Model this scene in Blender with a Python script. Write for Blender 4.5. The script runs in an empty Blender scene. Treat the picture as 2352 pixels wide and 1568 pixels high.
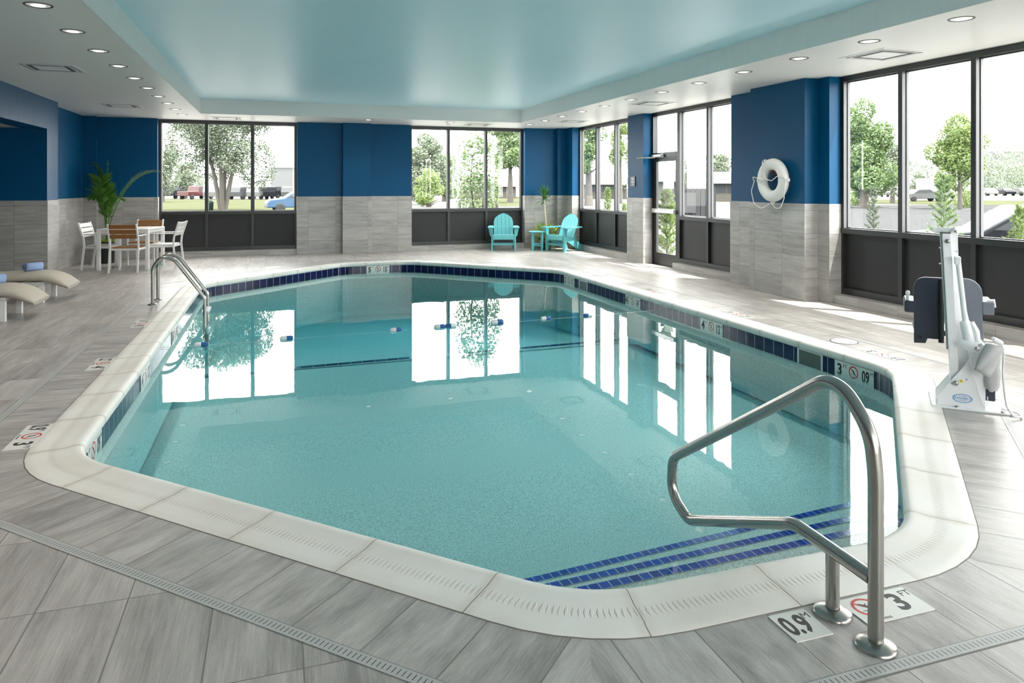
import bpy, math, random
from mathutils import Vector, Matrix
from mathutils.geometry import tessellate_polygon
random.seed(7)
sc = bpy.context.scene
col = sc.collection
R = math.radians
PI = math.pi

# ------------------------------------------------------------------ camera, sky, sun, exposure
F_PX, YAW, HOR, EYE = 1649.0, math.atan(540 / 1649.0), 427.0, 1.52
cd = bpy.data.cameras.new('camera'); cam = bpy.data.objects.new('camera', cd); col.objects.link(cam)
cam.location = (0, 0, EYE); cam.rotation_euler = (R(90), 0, -YAW)
cd.sensor_width = 36; cd.lens = F_PX / 2352 * 36; cd.shift_y = -(784 - HOR) / 2352
cd.clip_start = .05; cd.clip_end = 900
sc.camera = cam
w = bpy.data.worlds.new('sky'); sc.world = w; w.use_nodes = True
bg = w.node_tree.nodes['Background']; bg.inputs[0].default_value = (1, .985, .955, 1); bg.inputs[1].default_value = 6.0
sl = bpy.data.lights.new('sun', 'SUN'); so = bpy.data.objects.new('sun', sl); col.objects.link(so)
sl.energy = 9; sl.angle = R(.6); sl.color = (1, .96, .9)
so.rotation_euler = Vector((-.83, .77, -2.87)).to_track_quat('-Z', 'Y').to_euler()
so.location = (12, -4, 20)
sc.view_settings.view_transform = 'Standard'; sc.view_settings.look = 'None'
sc.view_settings.gamma = 1; sc.view_settings.use_curve_mapping = False
sc.view_settings.exposure = .98
cy = sc.cycles
cy.max_bounces = 14; cy.diffuse_bounces = 6; cy.glossy_bounces = 5; cy.transparent_max_bounces = 32
cy.transmission_bounces = 6; cy.sample_clamp_indirect = 6; cy.use_denoising = True
cy.caustics_reflective = False; cy.caustics_refractive = False

# ------------------------------------------------------------------ helpers
def pt(u, v, d):
    """point seen at pixel (u, v) of the survey photo, d metres along the view axis"""
    a = (u - 1176) / F_PX * d
    return Vector((math.sin(YAW) * d + math.cos(YAW) * a, math.cos(YAW) * d - math.sin(YAW) * a, EYE + (HOR - v) / F_PX * d))

class MB:
    def __init__(s): s.v = []; s.f = []; s.uv = []; s.sm = []; s.mi = []
    def add(s, pts, faces, uvs=None, smooth=False, mi=0):
        b = len(s.v); s.v += [tuple(p) for p in pts]
        for k, f in enumerate(faces):
            s.f.append([b + i for i in f]); s.uv.append(uvs[k] if uvs else None); s.sm.append(smooth); s.mi.append(mi)
        return s
    def box(s, x0, x1, y0, y1, z0, z1, mi=0, M=None):
        P = [Vector((x, y, z)) for z in (z0, z1) for y in (y0, y1) for x in (x0, x1)]
        if M: P = [M @ p for p in P]
        return s.add(P, [(0, 2, 3, 1), (4, 5, 7, 6), (0, 1, 5, 4), (2, 6, 7, 3), (0, 4, 6, 2), (1, 3, 7, 5)], mi=mi)
    def bbox(s, x0, x1, y0, y1, z0, z1, b=.006, M=None, mi=0):
        """bevelled box (chamfered edges)"""
        xs, ys, zs = (x0, x1), (y0, y1), (z0, z1); P = []; idx = {}
        for i in (0, 1):
            for j in (0, 1):
                for k in (0, 1):
                    sx, sy, sz = (1 - 2 * i) * b, (1 - 2 * j) * b, (1 - 2 * k) * b
                    for a, q in enumerate(((xs[i], ys[j] + sy, zs[k] + sz), (xs[i] + sx, ys[j], zs[k] + sz), (xs[i] + sx, ys[j] + sy, zs[k]))):
                        idx[i, j, k, a] = len(P); P.append(Vector(q))
        Fs = []
        for c in (0, 1):
            Fs.append([idx[c, 0, 0, 0], idx[c, 1, 0, 0], idx[c, 1, 1, 0], idx[c, 0, 1, 0]])
            Fs.append([idx[0, c, 0, 1], idx[1, c, 0, 1], idx[1, c, 1, 1], idx[0, c, 1, 1]])
            Fs.append([idx[0, 0, c, 2], idx[1, 0, c, 2], idx[1, 1, c, 2], idx[0, 1, c, 2]])
        for i in (0, 1):
            for j in (0, 1):
                Fs.append([idx[i, j, 0, 0], idx[i, j, 1, 0], idx[i, j, 1, 1], idx[i, j, 0, 1]])
                Fs.append([idx[i, 0, j, 0], idx[i, 1, j, 0], idx[i, 1, j, 2], idx[i, 0, j, 2]])
                Fs.append([idx[0, i, j, 1], idx[1, i, j, 1], idx[1, i, j, 2], idx[0, i, j, 2]])
                for k in (0, 1): Fs.append([idx[i, j, k, 0], idx[i, j, k, 1], idx[i, j, k, 2]])
        ctr = Vector(((x0 + x1) / 2, (y0 + y1) / 2, (z0 + z1) / 2)); out = []
        for f in Fs:
            a, b_, c_ = P[f[0]], P[f[1]], P[f[2]]
            out.append(f if (b_ - a).cross(c_ - a).dot(a - ctr) > 0 else f[::-1])
        if M: P = [M @ p for p in P]
        return s.add(P, out, mi=mi)
    def tube(s, path, r, n=10, caps=True, smooth=True, mi=0, up=None):
        path = [Vector(p) for p in path]; m = len(path)
        rs = r if isinstance(r, (list, tuple)) else [r] * m
        T = []
        for i in range(m):
            a = path[max(i - 1, 0)]; b = path[min(i + 1, m - 1)]; T.append((b - a).normalized())
        u = up or (Vector((0, 0, 1)) if abs(T[0].z) < .9 else Vector((1, 0, 0)))
        u = (u - T[0] * u.dot(T[0])).normalized(); P = []
        for i in range(m):
            u = (u - T[i] * u.dot(T[i])).normalized(); q = T[i].cross(u)
            for k in range(n):
                a = 2 * PI * k / n; P.append(path[i] + (u * math.cos(a) + q * math.sin(a)) * rs[i])
        Fs = [(i * n + k, i * n + (k + 1) % n, (i + 1) * n + (k + 1) % n, (i + 1) * n + k) for i in range(m - 1) for k in range(n)]
        s.add(P, Fs, smooth=smooth, mi=mi)
        if caps: s.add(P[:n], [tuple(range(n))[::-1]], mi=mi); s.add(P[-n:], [tuple(range(n))], mi=mi)
        return s
    def lathe(s, prof, c=(0, 0, 0), n=24, M=None, smooth=True, mi=0):
        P = []; c = Vector(c)
        for (r, z) in prof:
            for k in range(n):
                a = 2 * PI * k / n; q = Vector((r * math.cos(a), r * math.sin(a), z)); P.append((M @ q if M else q) + c)
        m = len(prof)
        return s.add(P, [(i * n + k, i * n + (k + 1) % n, (i + 1) * n + (k + 1) % n, (i + 1) * n + k) for i in range(m - 1) for k in range(n)], smooth=smooth, mi=mi)
    def prism(s, poly, a0, a1, axis='z', M=None, mi=0):
        """2-D polygon extruded; axis z: (x,y), axis y: (x,z), axis x: (y,z)"""
        def q(p, a):
            v = {'z': (p[0], p[1], a), 'y': (p[0], a, p[1]), 'x': (a, p[0], p[1])}[axis]
            v = Vector(v); return M @ v if M else v
        n = len(poly); P = [q(p, a0) for p in poly] + [q(p, a1) for p in poly]
        ar = sum(poly[i][0] * poly[(i + 1) % n][1] - poly[(i + 1) % n][0] * poly[i][1] for i in range(n))
        flip = (ar < 0) != (axis == 'y')
        fs = [tuple(range(n))[::-1], tuple(range(n, 2 * n))] + [(i, (i + 1) % n, n + (i + 1) % n, n + i) for i in range(n)]
        if flip: fs = [f[::-1] for f in fs]
        return s.add(P, fs, mi=mi)
    def build(s, name, mat, parent=None, center=False, bevel=0, sub=0, auto=False):
        v = s.v; off = Vector((0, 0, 0))
        if center and v:
            xs = [p[0] for p in v]; ys = [p[1] for p in v]; zs = [p[2] for p in v]
            off = Vector(((min(xs) + max(xs)) / 2, (min(ys) + max(ys)) / 2, min(zs)))
            v = [tuple(Vector(p) - off) for p in v]
        me = bpy.data.meshes.new(name); me.from_pydata(v, [], s.f)
        for mt in (mat if isinstance(mat, (list, tuple)) else [mat]): me.materials.append(mt)
        if any(u is not None for u in s.uv):
            L = me.uv_layers.new(name='uv')
            for p, u in zip(me.polygons, s.uv):
                if u is not None:
                    for li, q in zip(p.loop_indices, u): L.data[li].uv = q
        me.polygons.foreach_set('use_smooth', s.sm); me.polygons.foreach_set('material_index', s.mi)
        me.update()
        o = bpy.data.objects.new(name, me); o.location = off; col.objects.link(o)
        if parent: o.parent = parent
        if bevel:
            b = o.modifiers.new('bevel', 'BEVEL'); b.width = bevel; b.segments = 2; b.limit_method = 'ANGLE'; b.harden_normals = False
        if sub:
            m = o.modifiers.new('subdivision', 'SUBSURF'); m.levels = sub; m.render_levels = sub
        return o

def empty(name, loc, rz=0):
    o = bpy.data.objects.new(name, None); o.empty_display_size = .1; col.objects.link(o); o.location = loc; o.rotation_euler = (0, 0, rz); return o
def tag(o, label=None, cat=None, group=None, kind=None):
    for k, v in (('label', label), ('category', cat), ('group', group), ('kind', kind)):
        if v: o[k] = v
    return o
def structure(o): o['kind'] = 'structure'; return o
def copy_tree(o, parent=None):
    c = o.copy(); col.objects.link(c); c.parent = parent
    for ch in [k for k in bpy.data.objects if k.parent == o]: copy_tree(ch, c)
    return c

# ------------------------------------------------------------------ materials
def new_mat(name):
    m = bpy.data.materials.new(name); m.use_nodes = True; nt = m.node_tree
    return m, nt, nt.nodes['Principled BSDF']
def N(nt, t, **kw):
    n = nt.nodes.new(t)
    for k, v in kw.items(): setattr(n, k, v)
    return n
def setin(n, **kw):
    for k, v in kw.items(): n.inputs[k.replace('_', ' ')].default_value = v
def math_(nt, op, a, b=None, c=None, clamp=False):
    n = N(nt, 'ShaderNodeMath', operation=op); n.use_clamp = clamp
    for i, x in enumerate((a, b, c)):
        if x is None: continue
        if isinstance(x, (int, float)): n.inputs[i].default_value = x
        else: nt.links.new(x, n.inputs[i])
    return n.outputs[0]
def mixc(nt, fac, a, b, blend='MIX'):
    n = N(nt, 'ShaderNodeMix', data_type='RGBA', blend_type=blend)
    for i, x in ((0, fac), (6, a), (7, b)):
        if isinstance(x, (int, float)): n.inputs[i].default_value = x
        elif isinstance(x, tuple): n.inputs[i].default_value = x if len(x) == 4 else x + (1,)
        else: nt.links.new(x, n.inputs[i])
    return n.outputs[2]
def simple(name, c, rough=.5, metal=0, noise=.08, scale=8, bump=0, coat=0, spec=.5, trans=0):
    m, nt, p = new_mat(name); p.inputs['Roughness'].default_value = rough; p.inputs['Metallic'].default_value = metal
    p.inputs['Specular IOR Level'].default_value = spec; p.inputs['Coat Weight'].default_value = coat
    tc = N(nt, 'ShaderNodeTexCoord'); nz = N(nt, 'ShaderNodeTexNoise'); setin(nz, Scale=scale, Detail=4.0)
    nt.links.new(tc.outputs['Object'], nz.inputs['Vector'])
    lo = tuple(x * (1 - noise) for x in c); hi = tuple(min(1, x * (1 + noise)) for x in c)
    nt.links.new(mixc(nt, nz.outputs[0], lo, hi), p.inputs['Base Color'])
    if bump:
        b = N(nt, 'ShaderNodeBump'); b.inputs['Strength'].default_value = bump; b.inputs['Distance'].default_value = .002
        nt.links.new(nz.outputs[0], b.inputs['Height']); nt.links.new(b.outputs[0], p.inputs['Normal'])
    return m
def paint(name, c, rough, bump=.15, spec=.5):
    """satin wall paint with faint roller streaks"""
    m, nt, p = new_mat(name); p.inputs['Roughness'].default_value = rough; p.inputs['Specular IOR Level'].default_value = spec
    tc = N(nt, 'ShaderNodeTexCoord'); mp = N(nt, 'ShaderNodeMapping'); mp.inputs['Scale'].default_value = (1.2, 9, 1.2)
    nt.links.new(tc.outputs['Object'], mp.inputs[0])
    nz = N(nt, 'ShaderNodeTexNoise'); setin(nz, Scale=2.0, Detail=6.0); nt.links.new(mp.outputs[0], nz.inputs['Vector'])
    nt.links.new(mixc(nt, nz.outputs[0], tuple(x * .96 for x in c), tuple(min(1, x * 1.04) for x in c)), p.inputs['Base Color'])
    nt.links.new(math_(nt, 'MULTIPLY_ADD', nz.outputs[0], .12, rough - .06), p.inputs['Roughness'])
    b = N(nt, 'ShaderNodeBump'); b.inputs['Strength'].default_value = bump; b.inputs['Distance'].default_value = .003
    nt.links.new(nz.outputs[0], b.inputs['Height']); nt.links.new(b.outputs[0], p.inputs['Normal'])
    return m
def tiles(name, light, dark, grout, W, Lg, rough, gw=.004, tint=.12, streak=7.0, spec=.5, contrast=1.0):
    """plank tiles laid in stack bond; uv is counted in tiles (u across the plank, v along it)"""
    m, nt, p = new_mat(name); p.inputs['Specular IOR Level'].default_value = spec
    uv = N(nt, 'ShaderNodeUVMap'); sp = N(nt, 'ShaderNodeSeparateXYZ'); nt.links.new(uv.outputs[0], sp.inputs[0])
    u, v = sp.outputs[0], sp.outputs[1]
    fu, fv = math_(nt, 'FLOOR', u), math_(nt, 'FLOOR', v)
    ru, rv = math_(nt, 'FRACT', u), math_(nt, 'FRACT', v)
    cell = N(nt, 'ShaderNodeCombineXYZ'); nt.links.new(fu, cell.inputs[0]); nt.links.new(fv, cell.inputs[1])
    wn = N(nt, 'ShaderNodeTexWhiteNoise', noise_dimensions='3D'); nt.links.new(cell.outputs[0], wn.inputs[0])
    def edge(r, size):
        a = math_(nt, 'MINIMUM', r, math_(nt, 'SUBTRACT', 1.0, r)); return math_(nt, 'MULTIPLY', a, size)
    e = math_(nt, 'MINIMUM', edge(ru, W), edge(rv, Lg))
    mr = N(nt, 'ShaderNodeMapRange'); nt.links.new(e, mr.inputs[0]); mr.inputs[1].default_value = gw * .35; mr.inputs[2].default_value = gw * .75
    g = mr.outputs[0]                                   # 0 in the joint, 1 on the tile
    cx = N(nt, 'ShaderNodeCombineXYZ')
    nt.links.new(math_(nt, 'MULTIPLY', u, W * streak), cx.inputs[0]); nt.links.new(math_(nt, 'MULTIPLY', v, Lg), cx.inputs[1])
    nt.links.new(math_(nt, 'MULTIPLY', wn.outputs[0], 37.0), cx.inputs[2])
    n1 = N(nt, 'ShaderNodeTexNoise'); setin(n1, Scale=1.7, Detail=7.0, Roughness=.62, Distortion=.25); nt.links.new(cx.outputs[0], n1.inputs['Vector'])
    c2 = N(nt, 'ShaderNodeCombineXYZ')
    nt.links.new(math_(nt, 'MULTIPLY', u, W * 90), c2.inputs[0]); nt.links.new(math_(nt, 'MULTIPLY', v, Lg * 2.5), c2.inputs[1]); nt.links.new(wn.outputs[0], c2.inputs[2])
    n2 = N(nt, 'ShaderNodeTexNoise'); setin(n2, Scale=2.2, Detail=3.0); nt.links.new(c2.outputs[0], n2.inputs['Vector'])
    n3 = N(nt, 'ShaderNodeTexNoise'); setin(n3, Scale=60.0, Detail=2.0); nt.links.new(cx.outputs[0], n3.inputs['Vector'])
    f = math_(nt, 'MULTIPLY_ADD', math_(nt, 'SUBTRACT', n1.outputs[0], .5), 2.3 * contrast, .5)
    f = math_(nt, 'ADD', f, math_(nt, 'MULTIPLY', math_(nt, 'SUBTRACT', n2.outputs[0], .5), .95 * contrast))
    f = math_(nt, 'ADD', f, math_(nt, 'MULTIPLY', math_(nt, 'SUBTRACT', n3.outputs[0], .5), .5 * contrast))
    f = math_(nt, 'ADD', f, math_(nt, 'MULTIPLY', math_(nt, 'SUBTRACT', wn.outputs[0], .5), tint * 3), clamp=True)
    c = mixc(nt, f, dark, light); c = mixc(nt, g, grout, c); nt.links.new(c, p.inputs['Base Color'])
    nt.links.new(math_(nt, 'MULTIPLY_ADD', n1.outputs[0], .16, rough - .08), p.inputs['Roughness'])
    b = N(nt, 'ShaderNodeBump'); b.inputs['Strength'].default_value = .35; b.inputs['Distance'].default_value = .0015
    nt.links.new(math_(nt, 'ADD', g, math_(nt, 'MULTIPLY', n2.outputs[0], .35)), b.inputs['Height']); nt.links.new(b.outputs[0], p.inputs['Normal'])
    return m
def glassy(name, tint, ior, bump=0.0, rough=0.0):
    m = bpy.data.materials.new(name); m.use_nodes = True; nt = m.node_tree; nt.nodes.clear()
    out = N(nt, 'ShaderNodeOutputMaterial'); fr = N(nt, 'ShaderNodeFresnel')
    ge = N(nt, 'ShaderNodeNewGeometry'); nt.links.new(math_(nt, 'MULTIPLY_ADD', ge.outputs['Backfacing'], 1 / ior - ior, ior), fr.inputs[0])
    tr = N(nt, 'ShaderNodeBsdfTransparent'); tr.inputs[0].default_value = tint + (1,)
    gl = N(nt, 'ShaderNodeBsdfGlossy'); gl.inputs['Roughness'].default_value = rough
    mx = N(nt, 'ShaderNodeMixShader'); nt.links.new(fr.outputs[0], mx.inputs[0]); nt.links.new(tr.outputs[0], mx.inputs[1]); nt.links.new(gl.outputs[0], mx.inputs[2])
    nt.links.new(mx.outputs[0], out.inputs[0])
    return m, nt, gl, fr, out
def emit(name, c, s):
    m, nt, p = new_mat(name); p.inputs['Base Color'].default_value = c + (1,)
    p.inputs['Emission Color'].default_value = c + (1,); p.inputs['Emission Strength'].default_value = s; return m

FLOOR_L, FLOOR_D = (.56, .53, .505), (.27, .25, .235)
m_floor = tiles('deck_plank_tile', FLOOR_L, FLOOR_D, (.20, .185, .17), .30, .60, .36, gw=.0048, contrast=1.0)
m_wain = tiles('wall_plank_tile', (.50, .485, .47), (.28, .268, .255), (.20, .19, .18), .30, .60, .38, gw=.004, streak=9.0, contrast=.9)
m_blue = paint('deep_blue_paint', (.001, .072, .18), .42, spec=.2)
m_white = paint('white_ceiling_paint', (.80, .79, .775), .36, bump=.05, spec=.4)
m_soffit = paint('pale_grey_green_paint', (.86, .845, .82), .5, bump=.03)
m_tray = paint('pale_blue_paint', (.55, .78, .88), .38, bump=.03, spec=.5)
m_frame = simple('anodised_frame', (.075, .078, .08), .38, .85)
m_ret = simple('light_grey_mullion_return', (.115, .12, .125), .4, .0)
m_panel = simple('charcoal_panel', (.018, .019, .021), .5, .0)
m_dark = simple('dark_metal', (.03, .03, .032), .4, .3)
m_alu = simple('brushed_aluminium', (.62, .62, .62), .35, .9)
m_steel = simple('brushed_stainless', (.43, .415, .39), .27, 1.0, scale=30)
m_wmetal = simple('white_painted_metal', (.78, .78, .78), .35)
m_lift = simple('white_powder_coat', (.90, .91, .93), .3, noise=.02)
m_brown = simple('brown_slat', (.28, .12, .035), .45, noise=.2, scale=20)
m_pale = simple('glare_slat_pale_frame', (.62, .6, .58), .45, noise=.1, scale=20)  # side chairs: glare put into the slat colour; lounger frame is plainly pale
m_taupe = simple('taupe_cushion', (.46, .42, .36), .85, noise=.1, bump=.3, scale=60)
m_towel = simple('blue_terry', (.30, .40, .66), .95, noise=.25, bump=1, scale=160)
m_teal = simple('turquoise_lumber', (.14, .50, .54), .45, noise=.06)
m_seat = simple('navy_plastic', (.035, .045, .07), .35, noise=.05)
m_seatg = simple('grey_plastic', (.16, .18, .22), .4, noise=.05)
m_fab = simple('grey_canvas', (.56, .56, .57), .9, noise=.15, bump=.6, scale=40)
m_rope = simple('white_rope', (.8, .8, .79), .7, noise=.1, scale=90)
m_ring = simple('white_foam_ring', (.78, .78, .76), .5, noise=.03)
m_red = simple('red_plastic', (.5, .02, .02), .5)
m_black = simple('black_ink', (.012, .012, .014), .5)
m_redink = simple('red_ink', (.6, .03, .03), .5)
POS = {'3':'nearest the camera','4':'second from the camera','4½':'third from the camera','5':'farthest from the camera'}
m_marker = simple('ivory_ceramic', (.80, .79, .75), .25, noise=.04)
m_lid = simple('white_plastic_lid', (.82, .82, .81), .45)
m_pot = simple('dark_glazed_pot', (.018, .026, .024), .3)
m_soil = simple('soil', (.03, .02, .015), .9, noise=.5, scale=60)
m_bark = simple('bark', (.04, .033, .027), .9, noise=.4, scale=30, bump=1)
m_cane = simple('dracaena_cane', (.50, .44, .36), .8, noise=.45, scale=55, bump=1)
m_bluep = simple('blue_plastic', (.01, .10, .30), .4)
m_whitep = simple('white_plastic', (.8, .8, .8), .4)
m_plaque = simple('grey_plaque', (.20, .21, .22), .5)
m_yel = simple('yellow_ink', (.85, .65, .05), .5)
m_lblue = simple('light_blue_ink', (.10, .35, .75), .5)
def leafmat(name, a, b, rough=.5, tr=.25):
    m = bpy.data.materials.new(name); m.use_nodes = True; nt = m.node_tree; p = nt.nodes['Principled BSDF']; out = nt.nodes['Material Output']
    g = N(nt, 'ShaderNodeNewGeometry'); c = mixc(nt, g.outputs['Random Per Island'], a, b)
    nt.links.new(c, p.inputs['Base Color']); p.inputs['Roughness'].default_value = rough
    t = N(nt, 'ShaderNodeBsdfTranslucent'); nt.links.new(c, t.inputs[0]); mx = N(nt, 'ShaderNodeMixShader'); mx.inputs[0].default_value = tr
    nt.links.new(p.outputs[0], mx.inputs[1]); nt.links.new(t.outputs[0], mx.inputs[2]); nt.links.new(mx.outputs[0], out.inputs[0]); return m
m_palm = leafmat('palm_leaf', (.025, .09, .008), (.10, .26, .02))
m_drac = leafmat('dracaena_leaf', (.02, .10, .015), (.10, .28, .05))
m_lime = leafmat('lime_leaf', (.10, .30, .01), (.45, .60, .04))
m_pink = leafmat('pink_petal', (.55, .2, .25), (.75, .4, .4))
m_leaf = [leafmat('leaf_grey_green', (.050, .075, .044), (.135, .160, .115)), leafmat('leaf_fresh_green', (.058, .11, .036), (.17, .235, .10)),
          leafmat('leaf_yellow_green', (.075, .13, .032), (.22, .28, .10)), leafmat('leaf_dull_green', (.085, .115, .072), (.18, .21, .15))]
m_trunk = simple('grey_trunk', (.065, .058, .052), .9, noise=.3, scale=5)

# glass and water
m_glass, nt, gl, fr, out = glassy('window_glass', (.97, .985, .98), 1.45)
m_water, nt, gl, fr, out = glassy('pool_water', (.93, 1, 1), 1.33)
va = N(nt, 'ShaderNodeVolumeAbsorption'); va.inputs[0].default_value = (.10, .81, .90, 1); va.inputs[1].default_value = .30
nt.links.new(va.outputs[0], out.inputs['Volume'])
tc = N(nt, 'ShaderNodeTexCoord'); nz = N(nt, 'ShaderNodeTexNoise'); setin(nz, Scale=2.3, Detail=2.5, Distortion=.4); nt.links.new(tc.outputs['Object'], nz.inputs['Vector'])
b = N(nt, 'ShaderNodeBump'); b.inputs['Strength'].default_value = .06; b.inputs['Distance'].default_value = .01
nt.links.new(nz.outputs[0], b.inputs['Height']); nt.links.new(b.outputs[0], gl.inputs['Normal'])

# plaster with dark quartz specks
m_plaster, nt, p = new_mat('quartz_plaster'); p.inputs['Roughness'].default_value = .7
tc = N(nt, 'ShaderNodeTexCoord'); n1 = N(nt, 'ShaderNodeTexNoise'); setin(n1, Scale=110.0, Detail=2.0); n2 = N(nt, 'ShaderNodeTexNoise'); setin(n2, Scale=1.1, Detail=3.0)
for q in (n1, n2): nt.links.new(tc.outputs['Object'], q.inputs['Vector'])
mr = N(nt, 'ShaderNodeMapRange'); nt.links.new(n1.outputs[0], mr.inputs[0]); mr.inputs[1].default_value = .36; mr.inputs[2].default_value = .56
c = mixc(nt, mr.outputs[0], (.42, .43, .40), (.74, .76, .72)); c = mixc(nt, math_(nt, 'MULTIPLY', n2.outputs[0], .25), c, (.55, .6, .58)); nt.links.new(c, p.inputs['Base Color'])

# coping stone: joints every .585 m, a row of spindle-shaped grip grooves, faint stains
m_cop, nt, p = new_mat('coping_stone')
uvn = N(nt, 'ShaderNodeUVMap'); sp = N(nt, 'ShaderNodeSeparateXYZ'); nt.links.new(uvn.outputs[0], sp.inputs[0]); u, v = sp.outputs[0], sp.outputs[1]
ru = math_(nt, 'FRACT', math_(nt, 'DIVIDE', u, .585)); e = math_(nt, 'MULTIPLY', math_(nt, 'MINIMUM', ru, math_(nt, 'SUBTRACT', 1.0, ru)), .585)
mr = N(nt, 'ShaderNodeMapRange'); nt.links.new(e, mr.inputs[0]); mr.inputs[1].default_value = .001; mr.inputs[2].default_value = .003
joint = mr.outputs[0]
k = math_(nt, 'ABSOLUTE', math_(nt, 'DIVIDE', math_(nt, 'SUBTRACT', v, .155), .034))            # 0 mid-groove, 1 at its tips
gx = math_(nt, 'ABSOLUTE', math_(nt, 'SUBTRACT', math_(nt, 'FRACT', math_(nt, 'DIVIDE', u, .0225)), .5))
wd = math_(nt, 'MULTIPLY', math_(nt, 'SUBTRACT', 1.0, k), .30)
groove = math_(nt, 'DIVIDE', math_(nt, 'SUBTRACT', wd, gx), .10, clamp=True)                     # 1 inside a spindle
tc = N(nt, 'ShaderNodeTexCoord'); n1 = N(nt, 'ShaderNodeTexNoise'); setin(n1, Scale=1.6, Detail=6.0); n2 = N(nt, 'ShaderNodeTexNoise'); setin(n2, Scale=140.0, Detail=2.0)
for q in (n1, n2): nt.links.new(tc.outputs['Object'], q.inputs['Vector'])
mr = N(nt, 'ShaderNodeMapRange'); nt.links.new(n1.outputs[0], mr.inputs[0]); mr.inputs[1].default_value = .3; mr.inputs[2].default_value = .7
c = mixc(nt, mr.outputs[0], (.80, .755, .69), (.93, .91, .88)); c = mixc(nt, math_(nt, 'MULTIPLY', n2.outputs[0], .12), c, (.5, .47, .43))
stain = math_(nt, 'MULTIPLY', math_(nt, 'SUBTRACT', 1.0, math_(nt, 'DIVIDE', e, .045), clamp=True), math_(nt, 'MULTIPLY', n1.outputs[0], 1.1))
c = mixc(nt, math_(nt, 'MULTIPLY', stain, .55), c, (.52, .43, .33)); c = mixc(nt, math_(nt, 'MULTIPLY', groove, .22), c, (.45, .39, .32))
c = mixc(nt, joint, (.40, .35, .29), c); c = mixc(nt, math_(nt, 'GREATER_THAN', v, .2875), c, (.20, .18, .16)); nt.links.new(c, p.inputs['Base Color']); p.inputs['Roughness'].default_value = .5
b = N(nt, 'ShaderNodeBump'); b.inputs['Strength'].default_value = .9; b.inputs['Distance'].default_value = .004
nt.links.new(math_(nt, 'SUBTRACT', joint, math_(nt, 'MULTIPLY', groove, .9)), b.inputs['Height']); nt.links.new(b.outputs[0], p.inputs['Normal'])

# cobalt tile band; uv in tiles
m_band, nt, p = new_mat('cobalt_tile'); p.inputs['Roughness'].default_value = .15; p.inputs['Specular IOR Level'].default_value = .3
uvn = N(nt, 'ShaderNodeUVMap'); sp = N(nt, 'ShaderNodeSeparateXYZ'); nt.links.new(uvn.outputs[0], sp.inputs[0])
ee = []
for q in (0, 1):
    r_ = math_(nt, 'FRACT', sp.outputs[q]); ee.append(math_(nt, 'MINIMUM', r_, math_(nt, 'SUBTRACT', 1.0, r_)))
e = math_(nt, 'MINIMUM', ee[0], ee[1]); mr = N(nt, 'ShaderNodeMapRange'); nt.links.new(e, mr.inputs[0]); mr.inputs[1].default_value = .012; mr.inputs[2].default_value = .022
wn = N(nt, 'ShaderNodeTexWhiteNoise', noise_dimensions='1D'); nt.links.new(math_(nt, 'FLOOR', sp.outputs[0]), wn.inputs['W'])
c = mixc(nt, wn.outputs[0], (.005, .009, .050), (.009, .016, .082)); nt.links.new(mixc(nt, mr.outputs[0], (.62, .63, .66), c), p.inputs['Base Color'])
# slotted drain cover; u runs along the channel in metres, v across (0..1)
m_drain, nt, p = new_mat('slotted_cover'); p.inputs['Roughness'].default_value = .45
uvn = N(nt, 'ShaderNodeUVMap'); sp = N(nt, 'ShaderNodeSeparateXYZ'); nt.links.new(uvn.outputs[0], sp.inputs[0])
a = math_(nt, 'LESS_THAN', math_(nt, 'ABSOLUTE', math_(nt, 'SUBTRACT', math_(nt, 'FRACT', math_(nt, 'DIVIDE', sp.outputs[0], .0195)), .5)), .085)
b_ = math_(nt, 'LESS_THAN', math_(nt, 'ABSOLUTE', math_(nt, 'SUBTRACT', sp.outputs[1], .5)), .26)
rim = math_(nt, 'GREATER_THAN', math_(nt, 'ABSOLUTE', math_(nt, 'SUBTRACT', sp.outputs[1], .5)), .44)
c = mixc(nt, rim, (.46, .46, .45), (.20, .2, .195)); nt.links.new(mixc(nt, math_(nt, 'MULTIPLY', a, b_), c, (.03, .03, .03)), p.inputs['Base Color'])

# ------------------------------------------------------------------ text
def text_mb(mb, s, size, M, depth=.001, bold=.0, xs=1.0, mi=0):
    cu = bpy.data.curves.new('t', 'FONT'); cu.body = s; cu.size = size; cu.align_x = 'CENTER'; cu.align_y = 'CENTER'
    cu.extrude = depth; cu.offset = bold; cu.resolution_u = 3
    o = bpy.data.objects.new('t', cu); col.objects.link(o); bpy.context.view_layer.update()
    me = bpy.data.meshes.new_from_object(o.evaluated_get(bpy.context.evaluated_depsgraph_get()))
    S = Matrix.Diagonal((xs, 1, 1, 1))
    mb.add([M @ (S @ v.co) for v in me.vertices], [tuple(p.vertices) for p in me.polygons], mi=mi)
    bpy.data.objects.remove(o); bpy.data.curves.remove(cu); bpy.data.meshes.remove(me)
    return mb
T = Matrix.Translation
def RX(a): return Matrix.Rotation(R(a), 4, 'X')
def RY(a): return Matrix.Rotation(R(a), 4, 'Y')
def RZ(a): return Matrix.Rotation(R(a), 4, 'Z')

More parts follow.
